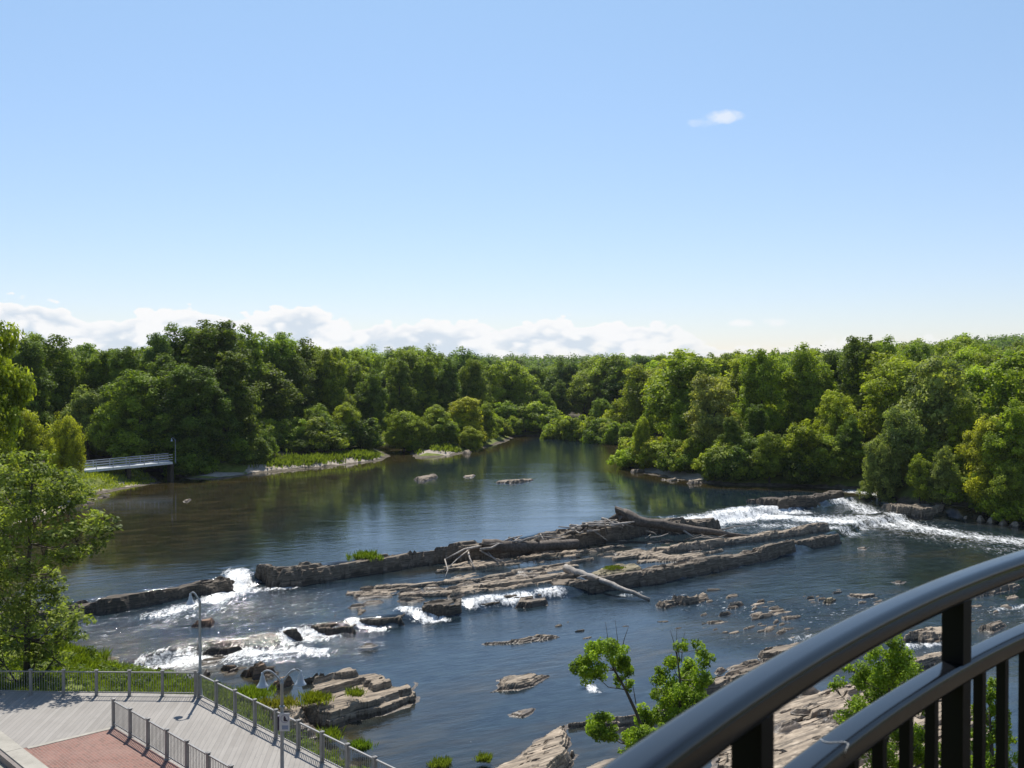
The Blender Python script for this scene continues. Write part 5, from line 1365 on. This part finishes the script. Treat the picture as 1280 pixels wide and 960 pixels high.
t.link(t.math('DIVIDE', t.math('ADD', az, .6), 1.2), rp.inputs[0])
top = t.math('MULTIPLY', rp.outputs[0], .08)
edge = t.math('ADD', top, t.math('ADD', t.math('MULTIPLY', puff, .015), t.math('MULTIPLY', t.math('SUBTRACT', fine, .5), .024)))
edge = t.math('SUBTRACT', edge, .0035)
m1 = t.mapr(t.math('SUBTRACT', edge, el), 0.0, .0028, 0, 1, True)
# thinner and streaky toward its lower right
thin = t.mapr(t.math('ADD', big, t.math('MULTIPLY', el, 5)), .36, .62, .72, 1.0, True)
thin = t.math('MULTIPLY', thin, t.mapr(az, .12, .24, 1, .45))
m1 = t.math('MULTIPLY', m1, thin)
# single small clouds
def small(u, v, w, h, s):
    a0 = math.atan((u - 640) / F); e0 = math.atan((462 - v) * math.cos(a0) / F)
    da_ = t.math('DIVIDE', t.math('SUBTRACT', az, a0), w / F); de = t.math('DIVIDE', t.math('SUBTRACT', el, e0), h / F)
    r2 = t.math('ADD', t.math('MULTIPLY', da_, da_), t.math('MULTIPLY', de, de))
    q = t.math('ADD', t.math('SUBTRACT', 1.0, r2), t.math('MULTIPLY', t.math('SUBTRACT', fine, .5), 3.2))
    return t.math('MULTIPLY', t.mapr(q, .2, 1.3, 0, 1, True), s)
mm = m1
for a in ((901, 147, 30, 9, .6), (880, 154, 24, 7, .25), (926, 404, 17, 6, .75), (971, 402, 18, 8, .85)):
    mm = t.math('MAXIMUM', mm, small(*a))
mm = t.math('MULTIPLY', mm, t.mapr(y, 0, .1, 0, 1)); mm = t.math('MULTIPLY', mm, t.mapr(el, -.02, 0, 0, 1))
# cloud tone: bright rims, blue-grey hollows
dep = t.mapr(t.math('SUBTRACT', edge, el), .002, .020, 0, 1)
big2 = t.noise(cv, 16.0, 4, .55, .4)
hol = t.math('MULTIPLY', t.mapr(t.math('SUBTRACT', big2, t.math('MULTIPLY', puff, .35)), .36, .56, 0, 1, True), t.mapr(dep, .15, .7, 0, 1))
ccol = t.mix(hol, rgb(1.0, 1.0, 1.0), rgb(.69, .77, .86))
bg1 = t.n('ShaderNodeBackground'); bg2 = t.n('ShaderNodeBackground')
rs = t.n('ShaderNodeValToRGB'); e = rs.color_ramp
for i, (deg, c) in enumerate([(0, (.66, .635, .76)), (4.2, (.92, .755, .70)), (7.9, (1.02, .88, .70)), (13, (1.18, 1.08, .84)), (19.5, (1.16, 1.15, .98)), (30, (1.1, 1.12, 1))]):
    q = e.elements[0] if i == 0 else e.elements[1] if i == 5 else e.elements.new(deg / 30)
    q.position = deg / 30; q.color = (*c, 1)
t.link(t.math('DIVIDE', el, rad(30)), rs.inputs[0])
t.link(t.mix(1.0, sky.outputs[0], rs.outputs[0], 'MULTIPLY'), bg1.inputs[0]); bg1.inputs[1].default_value = SKY_STR
t.link(ccol, bg2.inputs[0]); bg2.inputs[1].default_value = .79
ms = t.n('ShaderNodeMixShader'); t.link(mm, ms.inputs[0]); t.link(bg1.outputs[0], ms.inputs[1]); t.link(bg2.outputs[0], ms.inputs[2])
wo = t.n('ShaderNodeOutputWorld'); t.link(ms.outputs[0], wo.inputs[0])
sl = bpy.data.lights.new('sun', 'SUN'); sl.energy = 5.0; sl.angle = rad(.53); sl.color = (1.0, .955, .88)
so = bpy.data.objects.new('sun', sl); COL.objects.link(so)
sd_ = Vector((math.sin(SUN_AZ) * math.cos(SUN_EL), math.cos(SUN_AZ) * math.cos(SUN_EL), math.sin(SUN_EL)))
so.rotation_euler = sd_.to_track_quat('Z', 'Y').to_euler(); so.location = (0, 0, 60)

USE_HAZE = True
if USE_HAZE:
    hm = bpy.data.materials.new('thin_air'); hm.use_nodes = True; th = NT(hm)
    pv = th.n('ShaderNodeVolumePrincipled'); pv.inputs['Color'].default_value = rgb(.82, .90, 1.0); pv.inputs['Density'].default_value = .00006; pv.inputs['Anisotropy'].default_value = .2
    oo = th.n('ShaderNodeOutputMaterial'); th.link(pv.outputs[0], oo.inputs[1])
    hz = MB().box((0, 900, 45), (3000, 2400, 100)).build('haze', hm); tag(hz, 'thin summer haze over the river valley', 'haze', kind='stuff')

cam = bpy.data.cameras.new('camera'); co = bpy.data.objects.new('camera', cam); COL.objects.link(co)
cam.sensor_width = 36; cam.lens = 36 * F / 1280; cam.clip_start = .05; cam.clip_end = 9000
co.location = (0, 0, CZ); co.rotation_euler = (math.pi / 2 - PITCH, 0, 0)
cam.dof.use_dof = True; cam.dof.focus_distance = 70; cam.dof.aperture_fstop = 11
SC.camera = co
SC.view_settings.view_transform = 'Standard'; SC.view_settings.look = 'None'; SC.view_settings.exposure = 0.32; SC.view_settings.gamma = 1.0; SC.view_settings.use_curve_mapping = False
SC.render.engine = 'CYCLES'
cy = SC.cycles; cy.max_bounces = 7; cy.diffuse_bounces = 4; cy.glossy_bounces = 3; cy.transmission_bounces = 4; cy.volume_bounces = 0; cy.transparent_max_bounces = 4
cy.caustics_reflective = False; cy.caustics_refractive = False; cy.sample_clamp_indirect = 4; cy.use_denoising = True
